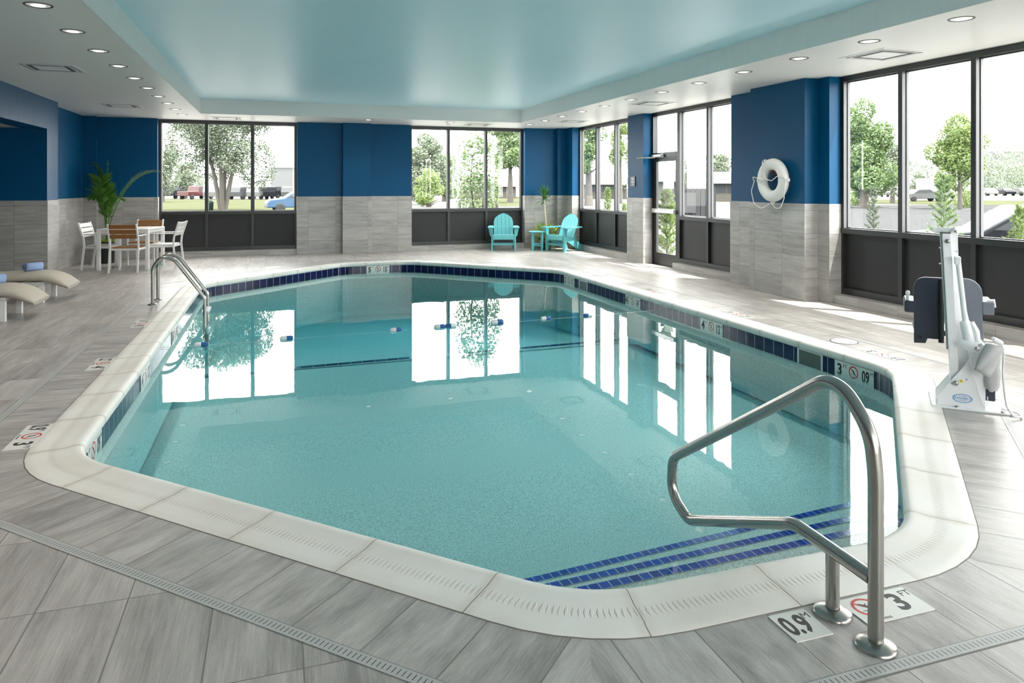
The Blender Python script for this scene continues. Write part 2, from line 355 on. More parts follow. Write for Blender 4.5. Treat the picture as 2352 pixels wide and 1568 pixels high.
# ------------------------------------------------------------------ pool outline
LINES = [((0, -1), -2.43), ((.70711, -.70711), .165 * .70711), ((1, 0), 4.81), ((.70711, .70711), 16.82 * .70711), ((0, 1), 14.29),
         ((-.70711, .70711), 13.05 * .70711), ((-1, 0), 1.07), ((-.70711, -.70711), -3.52 * .70711)]
NA = 6
def corner(i, off):
    (a, b), c1 = LINES[i]; (d, e_), c2 = LINES[(i + 1) % 8]; c1 += off; c2 += off
    D = a * e_ - b * d; return Vector(((c1 * e_ - b * c2) / D, (a * c2 - c1 * d) / D))
def ring(off, r0=.6):
    """rounded octagon: list of (x, y); NA+1 points on each corner arc"""
    P = []; r = r0 + off
    for i in range(8):
        c = corner(i, off); n1, n2 = Vector(LINES[i][0]), Vector(LINES[(i + 1) % 8][0])
        ctr = c - (n1 + n2) * (r / (1 + n1.dot(n2)))
        for k in range(NA + 1):
            a = k / NA; th = PI / 4 * a
            n = n1 * (math.sin(PI / 4 - th) / math.sin(PI / 4)) + n2 * (math.sin(th) / math.sin(PI / 4))
            P.append(ctr + n * r)
    return P
def ringu(P):
    s = 0; U = [0]
    for i in range(len(P)): s += (P[(i + 1) % len(P)] - P[i]).length; U.append(s)
    return U
def strip(mb, A, za, B, zb, ua, va, vb, scale=1.0, smooth=False):
    n = len(A)
    for i in range(n):
        j = (i + 1) % n
        mb.add([(A[i].x, A[i].y, za), (A[j].x, A[j].y, za), (B[j].x, B[j].y, zb), (B[i].x, B[i].y, zb)], [(0, 1, 2, 3)],
               [[(ua[i] * scale, va), (ua[i + 1] * scale, va), (ua[i + 1] * scale, vb), (ua[i] * scale, vb)]], smooth=smooth)
WL = -.14
base = ring(.02); bu = ringu(base)
# coping: thing, ring of stones
mb = MB(); prof = [(.292, -.03), (.292, -.001), (.286, .003), (.24, .006), (.10, .009), (.055, .016), (.03, .0175), (.012, .012), (.002, .001), (.0, -.012), (.0, -.032), (.006, -.047), (.021, -.055), (.06, -.055)]
d = 0; us = ringu(ring(.15)); n = 8 * (NA + 1)
rings = [ring(o_) for o_, z in prof]
P = [(q.x, q.y, prof[k][1]) for k, rg in enumerate(rings) for q in rg]; fs = []; uvs = []
for k in range(len(prof) - 1):
    for i in range(n):
        j = (i + 1) % n; fs.append((k * n + j, k * n + i, (k + 1) * n + i, (k + 1) * n + j)); a, b2 = prof[k][0], prof[k + 1][0]
        uvs.append([(us[i + 1], a), (us[i], a), (us[i], b2), (us[i + 1], b2)])
mb.add(P, fs, uvs, smooth=True)
cop = mb.build('pool_coping', m_cop)
tag(cop, 'white stone coping with grip grooves running round the pool edge', 'coping')
# shell
def zb(y):
    if y < 3.6: return -.70
    if y < 9.1: return -.70 + (y - 3.6) / 5.5 * .02
    if y < 11.5: return -.72 - (y - 9.1) / 2.4 * .28
    return -1.0
mb = MB(); strip(mb, base, -.055, base, -.207, bu, 0, -1, 1 / .152)
band = mb.build('waterline_tile_band', m_band); 
mb = MB()
for i in range(n):
    j = (i + 1) % n; a, b2 = base[i], base[j]
    m_ = 12
    for k in range(m_):
        p0, p1 = a.lerp(b2, k / m_), a.lerp(b2, (k + 1) / m_)
        mb.add([(p0.x, p0.y, zb(p0.y) - .01), (p1.x, p1.y, zb(p1.y) - .01), (p1.x, p1.y, -.207), (p0.x, p0.y, -.207)], [(0, 3, 2, 1)])
cove = ring(-.06)
for i in range(n):
    j = (i + 1) % n; m_ = 12
    for k in range(m_):
        a0, a1 = base[i].lerp(base[j], k / m_), base[i].lerp(base[j], (k + 1) / m_); c0, c1 = cove[i].lerp(cove[j], k / m_), cove[i].lerp(cove[j], (k + 1) / m_)
        mb.add([(a0.x, a0.y, zb(a0.y) + .09), (a1.x, a1.y, zb(a1.y) + .09), (c1.x, c1.y, zb(c1.y) + .002), (c0.x, c0.y, zb(c0.y) + .002)], [(0, 1, 2, 3)])
def clip(poly, f):
    out = []
    for i in range(len(poly)):
        a, b2 = poly[i], poly[(i + 1) % len(poly)]; fa, fb = f(a), f(b2)
        if fa >= 0: out.append(a)
        if (fa >= 0) != (fb >= 0): out.append(a.lerp(b2, fa / (fa - fb)))
    return out
ys = [2, 3.6, 9.1, 11.5, 15]
for y0, y1 in zip(ys, ys[1:]):
    q = clip(clip(base, lambda p, y0=y0: p.y - y0), lambda p, y1=y1: y1 - p.y)
    mb.add([(p.x, p.y, zb(p.y)) for p in q], [tuple(range(len(q)))])
shell = structure(mb.build('pool_shell', m_plaster)); band.parent = shell; band['label'] = 'cobalt blue tiles along the waterline'
# dark tile line where the floor falls away
mb = MB(); a, b2 = Vector((-1.09, 9.08)), Vector((4.83, 9.36)); L_ = (b2 - a).length; dr = (b2 - a) / L_; nn = Vector((-dr.y, dr.x)) * .11
Q = [a, b2, b2 + nn, a + nn]; zz = -.708
mb.add([(q.x, q.y, zz) for q in Q], [(0, 1, 2, 3)], [[(0, 0), (L_ / .152, 0), (L_ / .152, .99), (0, .99)]])
o = mb.build('depth_break_tile_line', m_band, shell)
# entry steps with tile nosings
st = empty('pool_steps', (2.2, 2.6, -.6)); tag(st, 'submerged entry steps with three cobalt tile nosings at the near end', 'steps')
for k, (z, yl, yr) in enumerate([(-.26, 2.93, 2.99), (-.42, 3.27, 3.37), (-.57, 3.60, 3.75)]):
    f = lambda p, yl=yl, yr=yr: yl + (yr - yl) * (p.x - 1.2) / 1.7 - p.y
    q = clip(base, f); off = Vector((2.2, 2.6, -.6)); mb = MB()
    mb.prism([(p.x - off.x, p.y - off.y) for p in q], -.2, z - off.z)
    mb.build('step', m_plaster, st)
    e_ = [p for p in q if abs(f(p)) < 1e-4]; e_.sort(key=lambda p: p.x); a, b2 = e_[0], e_[-1]; L_ = (b2 - a).length; dr = (b2 - a) / L_; nn = Vector((-dr.y, dr.x))
    mb = MB(); A0, A1 = a - nn * .05, b2 - nn * .05; A2, A3 = b2 + nn * .004, a + nn * .004
    W_ = L_ / .052
    def V3(p, z): return (p.x - off.x, p.y - off.y, z - off.z)
    mb.add([V3(A0, z + .003), V3(A1, z + .003), V3(A2, z + .003), V3(A3, z + .003)], [(0, 1, 2, 3)], [[(0, 0), (W_, 0), (W_, 1), (0, 1)]])
    mb.add([V3(A3, z + .003), V3(A2, z + .003), V3(A2, z - .05), V3(A3, z - .05)], [(0, 1, 2, 3)], [[(0, 0), (W_, 0), (W_, 1), (0, 1)]])
    m_step = bpy.data.materials.get('bright_cobalt_tile')
    if not m_step:
        m_step = m_band.copy(); m_step.name = 'bright_cobalt_tile'
        for nd in m_step.node_tree.nodes:
            if nd.type == 'MIX':
                if .04 < nd.inputs[6].default_value[2] < .06: nd.inputs[6].default_value = (.004, .03, .30, 1); nd.inputs[7].default_value = (.01, .06, .48, 1)
            if nd.type == 'MAP_RANGE': nd.inputs[1].default_value = .03; nd.inputs[2].default_value = .05
    mb.build('tile_nosing', m_step, st)
# water
mb = MB(); wr = ring(.03); q = [(p.x, p.y) for p in wr]; mb.prism(q, -1.1, WL)
wt = mb.build('pool_water', m_water); tag(wt, 'still turquoise water filling the swimming pool', 'water', kind='stuff')

# ------------------------------------------------------------------ deck
X0, X1, Y0, Y1 = -8.6, 7.05, -4.0, 16.9
def planeuv(p): return ((p[0] + .82) / .30, (p[1] - 2.955) / .60)
DR_IN, DR_OUT = .33, .378
def tring(off):
    """mitred octagon sampled in step with ring(); side = 0/1 marks which edge a corner point belongs to"""
    P = []; rg = ring(.292)
    for i in range(8):
        c = corner(i, off); n1, n2 = Vector(LINES[i][0]), Vector(LINES[(i + 1) % 8][0])
        for k in range(NA + 1):
            q = rg[i * (NA + 1) + k]
            a = q + n1 * (LINES[i][1] + off - q.dot(n1)); b2 = q + n2 * (LINES[(i + 1) % 8][1] + off - q.dot(n2))
            h = NA // 2
            P.append(a if k < h else (b2 if k > h else c))
    return P
inner, outer_ = ring(.292), tring(DR_IN + .292)
mb = MB()
def dirs(i): nrm = Vector(LINES[i][0]); return nrm, Vector((-nrm.y, nrm.x))
def uvband(p, side):
    nrm, tg = dirs(side % 8); return (p.dot(tg) / .295 + side * 7.3, max(.012, (p.dot(nrm) - LINES[side % 8][1] - .292) / DR_IN * .995) + side * 13)
for i in range(n):
    ci, k = divmod(i, NA + 1); j = (i + 1) % n
    side = ci if k < NA // 2 else ci + 1
    A, B, C_, D_ = inner[i], inner[j], outer_[j], outer_[i]
    mb.add([(q.x, q.y, 0) for q in (A, D_, C_, B)], [(0, 1, 2, 3)], [[uvband(q, side) for q in (A, D_, C_, B)]])
to = tring(DR_OUT + .292)
pts_o = [Vector((X0, Y0, 0)), Vector((X1, Y0, 0)), Vector((X1, Y1, 0)), Vector((X0, Y1, 0))]
hole = [Vector((q.x, q.y, 0)) for q in to]; allp = pts_o + hole
for t in tessellate_polygon([pts_o, hole]):
    tri = [allp[k] for k in t]
    if (tri[1] - tri[0]).cross(tri[2] - tri[0]).z < 0: tri = tri[::-1]
    mb.add(tri, [(0, 1, 2)], [[planeuv(p_) for p_ in tri]])
floor = structure(mb.build('floor', m_floor))
mb = MB(); A, B = tring(DR_IN + .290), tring(DR_OUT + .294); au = ringu(A)
strip(mb, A, .0015, B, .0015, au, 0, 1); mb.f = [f[::-1] for f in mb.f]; mb.uv = [u_[::-1] for u_ in mb.uv]
dr_ = mb.build('trench_drain', m_drain); tag(dr_, 'narrow grey slotted drain channel set in the deck around the pool', 'drain')

mb = MB(); mb.box(-8.55, 7.09, -4.05, 16.93, -1.6, -1.3)  # unseen closed box added to stop light leaking in under the floor
for a in ((-8.55, -8.45, -4.05, 16.93), (7.07, 7.09, -4.05, 16.93), (-8.55, 7.09, -4.05, -4.0), (-8.55, 7.09, 16.88, 16.93)): mb.box(a[0], a[1], a[2], a[3], -1.3, -.002)
structure(mb.build('underfloor_light_seal', simple('grey_concrete', (.3, .3, .3), .9)))

# ------------------------------------------------------------------ walls
ZC, ZW = 2.943, 1.285
def wuv(p, horiz): return ((1.192 - p[2]) / .298, horiz / .60)
def wall_faces(mb, segs, z0, z1, tile=False):
    """vertical faces given as (x0,y0,x1,y1); with uv for tiles"""
    for s_ in segs:
        x0, y0, x1, y1 = s_; L_ = math.hypot(x1 - x0, y1 - y0); h0 = (x0 + y0)
        P_ = [(x0, y0, z0), (x1, y1, z0), (x1, y1, z1), (x0, y0, z1)]
        hs = [h0, h0 + L_, h0 + L_, h0]
        mb.add(P_, [(0, 1, 2, 3)], [[wuv(p_, h_) for p_, h_ in zip(P_, hs)]])
def wall(name, footprints, zones=(0, ZC), wains=True, wainside=None):
    """footprints: closed plan polygons (ccw); painted above, tile below as child"""
    mb = MB()
    for fp in footprints: mb.prism(fp, zones[0], zones[1])
    o = structure(mb.build(name, m_blue))
    return o
def wainscot(parent, lines, name='tile_wainscot'):
    """lines: polylines in plan, room on the right-hand side when walking; 12 mm thick cladding"""
    mb = MB()
    for pl in lines:
        pl = [Vector(p_) for p_ in pl]; t = .012; offp = []
        for i, p_ in enumerate(pl):
            ns = []
            if i > 0: d_ = (pl[i] - pl[i - 1]).normalized(); ns.append(Vector((d_.y, -d_.x)))
            if i < len(pl) - 1: d_ = (pl[i + 1] - pl[i]).normalized(); ns.append(Vector((d_.y, -d_.x)))
            nn = sum(ns, Vector((0, 0))); offp.append(p_ + (nn * t if len(ns) == 2 and abs(ns[0].dot(ns[1])) < .5 else ns[0] * t))
        s_ = 0
        for i in range(len(pl) - 1):
            a, b2 = offp[i], offp[i + 1]; L_ = (b2 - a).length
            P_ = [(a.x, a.y, 0), (b2.x, b2.y, 0), (b2.x, b2.y, ZW), (a.x, a.y, ZW)]; hh = [s_, s_ + L_, s_ + L_, s_]
            mb.add(P_, [(0, 1, 2, 3)], [[wuv(p_, h_) for p_, h_ in zip(P_, hh)]])
            mb.add([(a.x, a.y, ZW), (b2.x, b2.y, ZW), (pl[i + 1].x, pl[i + 1].y, ZW), (pl[i].x, pl[i].y, ZW)], [(0, 1, 2, 3)], [[(.2, .3)] * 4])
            s_ += L_ + .17
    return mb.build(name, m_wain, parent)
WO = 7.10          # outer face of the right wall
YO = 16.95         # outer face of the back wall
wb = wall('wall_back', [[(-3.9, 16.68), (-3.74, 16.52), (-3.5, 16.52), (-3.5, 16.68), (-2.39, 16.68), (-2.39, YO), (-3.9, YO)],
                        [(.43, 16.68), (1.415, 16.68), (1.415, 16.52), (2.04, 16.52), (2.04, 16.68), (2.98, 16.68), (2.98, YO), (.43, YO)],
                        [(5.80, 16.68), (6.60, 16.68), (6.60, 16.52), (6.82, 16.52), (6.82, 16.70), (WO, 16.70), (WO, YO), (5.80, YO)]])
wainscot(wb, [[(-2.39, 16.85), (-2.39, 16.68), (-3.5, 16.68), (-3.5, 16.52), (-3.74, 16.52)][::-1],
              [(.43, 16.85), (.43, 16.68), (1.415, 16.68), (1.415, 16.52), (2.04, 16.52), (2.04, 16.68), (2.98, 16.68), (2.98, 16.85)],
              [(5.80, 16.85), (5.80, 16.68), (6.60, 16.68), (6.60, 16.52), (6.82, 16.52)]])
wr_ = wall('wall_right', [[(6.82, 16.12), (WO, 16.12), (WO, 16.70), (6.82, 16.70)],
                          [(6.82, 12.56), (WO, 12.56), (WO, 13.22), (6.82, 13.22)],
                          [(6.82, 7.58), (WO, 7.58), (WO, 9.70), (6.82, 9.70), (6.82, 8.93), (6.61, 8.93), (6.61, 7.79), (6.82, 7.79)],
                          [(6.82, 1.0), (WO, 1.0), (WO, 2.88), (6.82, 2.88)], [(6.82, -4), (WO, -4), (WO, -2.76), (6.82, -2.76)]])
wainscot(wr_, [[(6.82, 16.52), (6.82, 16.12), (7.0, 16.12)], [(7.0, 13.22), (6.82, 13.22), (6.82, 12.56), (7.0, 12.56)],
               [(7.0, 9.70), (6.82, 9.70), (6.82, 8.93), (6.61, 8.93), (6.61, 7.79), (6.82, 7.79), (6.82, 7.58), (7.0, 7.58)],
               [(7.0, 2.88), (6.82, 2.88), (6.82, 1.0), (7.0, 1.0)]])
wl = wall('wall_left', [[(-3.74, 14.03), (-3.74, 16.52), (-3.9, 16.68), (-3.9, 14.03)], [(-3.545, 13.42), (-3.545, 14.03), (-3.9, 14.03), (-3.9, 13.42)],
                        [(-3.9, -4), (-3.545, -4), (-3.545, 8.0), (-3.9, 8.0)], [(-8.2, 13.42), (-3.9, 13.42), (-3.9, 13.6), (-8.2, 13.6)],
                        [(-8.3, 8.0), (-8.2, 8.0), (-8.2, 13.6), (-8.3, 13.6)], [(-8.3, 7.9), (-3.9, 7.9), (-3.9, 8.0), (-8.3, 8.0)]])
mb = MB(); mb.prism([(-3.9, 8.0), (-3.545, 8.0), (-3.545, 13.42), (-3.9, 13.42)], 2.45, ZC)
mb.build('beam', m_blue, wl)
wainscot(wl, [[(-3.545, -4), (-3.545, 8.0)], [(-8.2, 13.42), (-3.545, 13.42), (-3.545, 14.03), (-3.74, 14.03), (-3.74, 16.52)]])
mb = MB(); mb.prism([(-8.2, 8.0), (-3.9, 8.0), (-3.9, 13.42), (-8.2, 13.42)], 2.455, 2.6); m_beige = paint('beige_ceiling_paint', (.5, .46, .42), .5)
structure(mb.build('ceiling', m_beige))
mb = MB()
for a, b2, z0, z1 in ((-8.6, .7, 0, 3), (6.4, WO, 0, 3)): mb.prism([(a, -4.1), (b2, -4.1), (b2, -4), (a, -4)], z0, z1)
structure(mb.build('wall_near', paint('light_grey_paint', (.45, .46, .47), .5)))
# kerbs under the windows
def kerb(name, x0, x1, y0, y1, axis):
    mb = MB(); P_ = [(x0, y0), (x1, y0), (x1, y1), (x0, y1)]
    for i in range(4):
        a, b2 = P_[i], P_[(i + 1) % 4]; L_ = abs(b2[0] - a[0]) + abs(b2[1] - a[1])
        mb.add([(a[0], a[1], 0), (b2[0], b2[1], 0), (b2[0], b2[1], .117), (a[0], a[1], .117)], [(0, 1, 2, 3)], [[(.02, .3), (.02, .3 + L_ / .6), (.96, .3 + L_ / .6), (.96, .3)]])
    mb.add([(p_[0], p_[1], .117) for p_ in P_], [(0, 1, 2, 3)], [[(.3, p_[0 if axis == 'x' else 1] / .6) for p_ in P_]])
    return structure(mb.build(name, m_wain))
kerb('baseboard_back', -2.378, .418, 16.71, 16.85, 'x'); kerb('baseboard_back', 2.992, 5.788, 16.71, 16.85, 'x')
kerb('baseboard_right', 6.87, 7.0, 13.232, 16.108, 'y'); kerb('baseboard_right', 6.87, 7.0, 9.712, 11.56, 'y'); kerb('baseboard_right', 6.87, 7.0, 2.892, 7.568, 'y')
kerb('baseboard_right', 6.87, 7.0, -2.75, .99, 'y')
# ceiling: white lower ceiling, pale soffit faces, blue tray
TX0, TX1, TY0, TY1, ZT = -1.425, 5.22, -1.2, 15.30, 3.225
mb = MB()
for a in ((-3.9, TX0, -4, YO), (TX1, WO, -4, YO), (TX0, TX1, -4, TY0), (TX0, TX1, TY1, YO)): mb.box(a[0], a[1], a[2], a[3], ZC, ZC + .02)
ceil = structure(mb.build('ceiling', m_white))
mb = MB()
e9 = .004
for P_ in ([(TX0, TY0), (TX0, TY1)], [(TX0, TY1), (TX1, TY1)], [(TX1, TY1), (TX1, TY0)], [(TX1, TY0), (TX0, TY0)]):
    (a, b2), (c, d_) = P_; mx, my = (TX0 + TX1) / 2, (TY0 + TY1) / 2; a, c = (q - math.copysign(e9, q - mx) for q in (a, c)); b2, d_ = (q - math.copysign(e9, q - my) for q in (b2, d_)); mb.add([(a, b2, ZC), (c, d_, ZC), (c, d_, ZT), (a, b2, ZT)], [(0, 1, 2, 3)])
mb.build('tray_side', m_soffit, ceil)
mb = MB(); mb.box(TX0 - .05, TX1 + .05, TY0 - .05, TY1 + .05, ZT, ZT + .03); mb.build('tray_panel', m_tray, ceil)
mb = MB(); mb.box(-8.6, WO, -4.1, YO, 3.3, 3.5); mb.box(-8.6, WO, -4.1, -4.0, 2.95, 3.3); mb.box(-8.6, -8.5, -4.1, YO, 0, 3.3)
mb.box(WO - .03, WO, -4.1, YO, 2.95, 3.3); mb.box(-8.6, WO, YO - .03, YO, 2.95, 3.3); mb.box(-8.6, -3.9, YO - .03, YO, 0, 3.3)
structure(mb.build('roof', simple('roof_membrane', (.5, .5, .5), .8)))

# ------------------------------------------------------------------ windows and door
def window(num, loc, rz, width, nl, x_start=0):
    r = structure(empty('window_%d' % num, loc, rz)); H = ZC; pitch = width / nl; g = .0
    f = MB(); dp = .10
    f.box(0, width, 0, dp, .117, .20); f.box(0, width, -.012, dp, .905, .972); f.box(0, width, 0, dp, 2.875, H)
    for k in range(nl + 1):
        c = k * pitch; wd = .03
        a, b2 = (0, .05) if k == 0 else ((width - .05, width) if k == nl else (c - .028, c + .028))
        for z0, z1 in ((.20, .905), (.972, 2.875)): f.box(a, b2, 0, dp, z0, z1)
    f.build('window_frame', m_frame, r)
    st_ = MB(); rt_ = MB()
    for k in range(nl):
        a = k * pitch + (.05 if k == 0 else .028); b2 = (k + 1) * pitch - (.05 if k == nl - 1 else .028)
        MB().box(a, b2, .076, .082, .972, 2.875).build('glass_pane', m_glass, r)
        MB().box(a, b2, .045, .07, .20, .905).build('spandrel_panel', m_panel, r)
        for p0, p1 in ((a, a + .003), (b2 - .003, b2)): rt_.box(p0, p1, .004, .052, .972, 2.875)
        for (p0, p1, q0, q1) in ((a, a + .012, .972, 2.875), (b2 - .012, b2, .972, 2.875), (a, b2, .972, .985), (a, b2, 2.862, 2.875)): st_.box(p0, p1, .06, .1, q0, q1)
    st_.build('glazing_bead', m_ret, r); rt_.build('mullion_return', m_ret, r)
    return r
window(1, (-2.39, 16.85, 0), 0, 2.82, 3)
window(2, (2.98, 16.85, 0), 0, 2.82, 3)
window(3, (7.0, 16.12, 0), -PI / 2, 2.90, 3)
window(4, (7.0, 11.58, 0), -PI / 2, 1.88, 2)
window(5, (7.0, 7.58, 0), -PI / 2, 4.70, 5)
window(6, (7.0, 1.0, 0), -PI / 2, 3.76, 4)  # unseen window added on the near right wall to light the foreground
window(7, (6.4, -4.0, 0), PI, 5.7, 6)  # out-of-view window behind the camera, added as extra foreground light
dr0 = structure(empty('door_1', (7.0, 12.56, 0), -PI / 2)); f = MB(); Wd = .98
f.box(0, .06, 0, .1, 0, ZC); f.box(Wd - .03, Wd, 0, .1, 0, ZC); f.box(.06, Wd - .03, 0, .1, 2.07, 2.16); f.box(.06, Wd - .03, 0, .1, 2.875, ZC); f.box(.06, Wd - .03, .0, .1, 0, .012)
f.build('door_frame', m_frame, dr0)
MB().box(.06, Wd - .03, .076, .082, 2.16, 2.875).build('transom_glass', m_glass, dr0)
f = MB(); f.box(.065, .16, .015, .065, .015, 2.065); f.box(Wd - .11, Wd - .035, .015, .065, .015, 2.065); f.box(.16, Wd - .11, .015, .065, .015, .235); f.box(.16, Wd - .11, .015, .065, 1.99, 2.065)
leaf = f.build('door_leaf', simple('door_bronze', (.06, .06, .06), .4, .6), dr0)
MB().box(.16, Wd - .11, .038, .044, .235, 1.99).build('door_glass', m_glass, dr0)
f = MB(); f.bbox(.09, Wd - .06, -.055, .0, 1.0, 1.085, .012); f.box(.07, .13, -.03, .015, 1.005, 1.08); f.box(Wd - .1, Wd - .05, -.03, .015, 1.005, 1.08)
f.build('push_bar', m_alu, dr0)
f = MB(); f.bbox(.10, .46, -.06, .015, 2.075, 2.13, .01); f.tube([(.2, -.04, 2.07), (-.02, -.32, 2.065)], .012, 8); f.tube([(-.02, -.32, 2.065), (.5, -.02, 2.08)], .010, 8)
f.build('door_closer', m_alu, dr0)

# ------------------------------------------------------------------ ceiling fittings
m_refl = emit('self_glowing_reflector', (.9, .88, .84), .12)  # reflector's own faint glow stands in for lamp light falling on it
m_lamp = emit('lamp_glow', (1, .95, .88), 1.1)
def downlight():
    r = empty('recessed_downlight', (0, 0, ZC))
    f = MB(); f.lathe([(.085, 0), (.09, -.004), (.100, -.004), (.104, 0)], n=28); f.build('trim_ring', m_dark, r)
    f = MB(); f.lathe([(.084, -.001), (.060, -.0042), (.030, -.0035), (.001, -.003)], n=28); f.build('reflector', m_refl, r)
    f = MB(); f.lathe([(.052, -.0046), (.046, -.0075), (.001, -.009)], n=16); f.build('lamp', m_lamp, r)
    ld = bpy.data.lights.new('lamp_beam', 'SPOT'); ld.energy = 24; ld.color = (1, .88, .77); ld.spot_size = R(125); ld.spot_blend = .9; ld.shadow_soft_size = .06
    lo = bpy.data.objects.new('lamp_beam', ld); col.objects.link(lo); lo.parent = r; lo.location = (0, 0, -.02)
    return r
proto = None
ordn = ['first', 'second', 'third', 'fourth', 'fifth', 'sixth', 'seventh', 'eighth', 'ninth', 'tenth', 'eleventh', 'twelfth']
def put_light(x, y, label, group):
    global proto
    if proto is None: o = proto = downlight()
    else: o = copy_tree(proto)
    o.location = (x, y, ZC); tag(o, label, 'downlight', group)
for k in range(10): put_light(-1.785, 6.53 + 1.005 * k, 'small round downlight, %s from the near end of the left ceiling row' % ordn[k], 'downlights along the left ceiling')
for k in range(5): put_light(-1.785, 5.525 - 1.005 * k, 'added unseen left-row downlight for foreground light, %s from the visible ones' % ordn[k], 'downlights along the left ceiling')  # out-of-view lamps added to brighten the near deck
for k in range(4): put_light(5.54, 3.62 - 1.0 * k, 'added unseen right-row downlight for foreground light, %s from the visible ones' % ordn[k], 'downlights along the right ceiling')  # row continued out of view, added for light on the foreground
for k in range(12): put_light(5.54, 4.62 + 1.0 * k, 'small round downlight, %s from the near end of the right ceiling row' % ordn[k], 'downlights along the right ceiling')
put_light(1.87, 15.62, 'small round downlight above the blue wall between the two back windows', 'downlights along the back ceiling')
put_light(3.68, 15.65, 'small round downlight above the right-hand back window', 'downlights along the back ceiling')
def vent(x, y, label, first=[None]):
    if first[0] is None:
        r = empty('ceiling_vent', (x, y, ZC)); f = MB()
        for a in ((-.31, .31, -.31, -.27), (-.31, .31, .27, .31), (-.31, -.27, -.27, .27), (.27, .31, -.27, .27)): f.box(a[0], a[1], a[2], a[3], -.006, 0)
        for a in ((-.245, .245, -.245, -.225), (-.245, .245, .225, .245), (-.245, -.225, -.225, .225), (.225, .245, -.225, .225)): f.box(a[0], a[1], a[2], a[3], -.008, 0)
        f.build('frame', m_wmetal, r)
        MB().box(-.27, .27, -.27, .27, -.002, 0).build('slot_dark_plate', m_dark, r)  # flat dark plate paints the shade of the open recess
        f = MB(); f.prism([(-.165, -.165), (.165, -.165), (.165, .165), (-.165, .165)], -.008, -.003); f.build('face_plate', m_wmetal, r); first[0] = r
    else: r = copy_tree(first[0]); r.location = (x, y, ZC)
    tag(r, label, 'vent', 'square ceiling vents')
vent(-2.58, 9.95, 'square white ceiling vent nearest the camera on the left side'); vent(-2.62, 14.25, 'square white ceiling vent above the dining table at left')
vent(6.25, 6.15, 'large square ceiling vent in front of the big right window'); vent(6.15, 11.0, 'square ceiling vent before the glass door')
vent(6.2, 14.65, 'square ceiling vent in the far right corner by the narrow windows'); vent(-1.0, 16.2, 'flat square vent above the left back window'); vent(4.43, 16.1, 'flat square vent above the right back window')

# ------------------------------------------------------------------ depth markers
def nodive(mb, M, r, red_mi, blk_mi):
    n_ = 28
    P_ = []; fs_ = []
    for k in range(n_):
        a = 2 * PI * k / n_
        P_ += [M @ Vector((math.cos(a) * r, math.sin(a) * r, 0)), M @ Vector((math.cos(a) * r * .80, math.sin(a) * r * .80, 0))]
    fs_ = [(2 * k, 2 * ((k + 1) % n_), 2 * ((k + 1) % n_) + 1, 2 * k + 1) for k in range(n_)]
    mb.add(P_, fs_, mi=red_mi)
    mb.box(-r * .86, r * .86, -r * .07, r * .07, 0, .0004, mi=red_mi, M=M @ RZ(-45))
    z = .0006
    for a, b2, w1, w2 in (((-.35, .45), (.05, .05), .05, .12), ((.05, .05), (.35, -.35), .12, .06), ((.05, .02), (.0, -.4), .08, .04), ((-.05, .2), (.2, .35), .05, .03)):
        a, b2 = Vector(a) * r, Vector(b2) * r; d_ = (b2 - a).normalized(); q = Vector((-d_.y, d_.x))
        mb.add([M @ Vector((p_.x, p_.y, z)) for p_ in (a - q * w1 * r, b2 - q * w2 * r, b2 + q * w2 * r, a + q * w1 * r)], [(0, 1, 2, 3)], mi=blk_mi)
    for s_ in (-1, 1): mb.box(-r * .6, -r * .2, s_ * .02 * r - .3 * r, s_ * .02 * r - .26 * r, 0, .0004, mi=blk_mi, M=M) if s_ < 0 else mb.box(r * .25, r * .6, -.3 * r, -.26 * r, 0, .0004, mi=blk_mi, M=M)
def marker(name, M, left, mid, right, label, group, s_=.15, gap=0, nod_text=True, dot=True):
    """three-tile marker, centred; M maps local (x right, y up, z out of the face) to world"""
    loc = M.translation.copy(); r = empty(name, loc); r.rotation_euler = M.to_euler()
    tag(r, label, 'depth marker', group)
    t = MB(); xs_ = [(-1.5 * s_ - gap, -.5 * s_ - gap), (-.5 * s_, 1.5 * s_)] if gap else [(-1.5 * s_, 1.5 * s_)]
    for a, b2 in xs_: t.box(a, b2, -s_ / 2, s_ / 2, -.004, .002)
    t.build('tile', m_marker, r)
    Z = .0022
    for cx_, (num, unit), nm in ((-s_ - gap, left, 'left'), (s_, right, 'right')):
        d_ = MB(); text_mb(d_, num, .135 * (s_ / .15), T((cx_ - .014, -.002, Z)), depth=.0003, bold=.004, xs=.62 if len(num) > 1 else .95)
        text_mb(d_, unit, .045 * (s_ / .15), T((cx_ + .052, .038, Z)), depth=.0003, bold=.0)
        d_.build('depth_number', m_black, r)
    y_ = MB(); nodive(y_, T((0, .01, Z)), .054 * (s_ / .15), 0, 1); y_.build('no_diving_symbol', [m_redink, m_black], r)
    if nod_text: y_ = MB(); text_mb(y_, 'NO DIVING', .016, T((0, -.062, Z)), depth=.0003); y_.build('no_diving_text', m_black, r)
def deckM(x, y, rz): return T((x, y, .0015)) @ RZ(rz)
GD = 'depth markers set in the deck'; GW = 'depth markers on the waterline tiles'
marker('deck_depth_marker', deckM(2.02, 2.05, 0), ('0.9', 'M'), 0, ('3', 'FT'), 'deck marker reading 0.9 M and 3 FT beside the near stainless handrail', GD, gap=.15)
for y_, l_, r_, lab in ((5.05, ('0.9', 'M'), ('3', 'FT'), '3 FT'), (6.93, ('1.2', 'M'), ('4', 'FT'), '4 FT'), (8.81, ('1.4', 'M'), ('4½', 'FT'), '4½ FT')):
    marker('deck_depth_marker', deckM(-1.425, y_, -90), l_, 0, r_, 'deck marker %s on the left side of the pool, reading %s' % (POS[r_[0]], lab), GD)
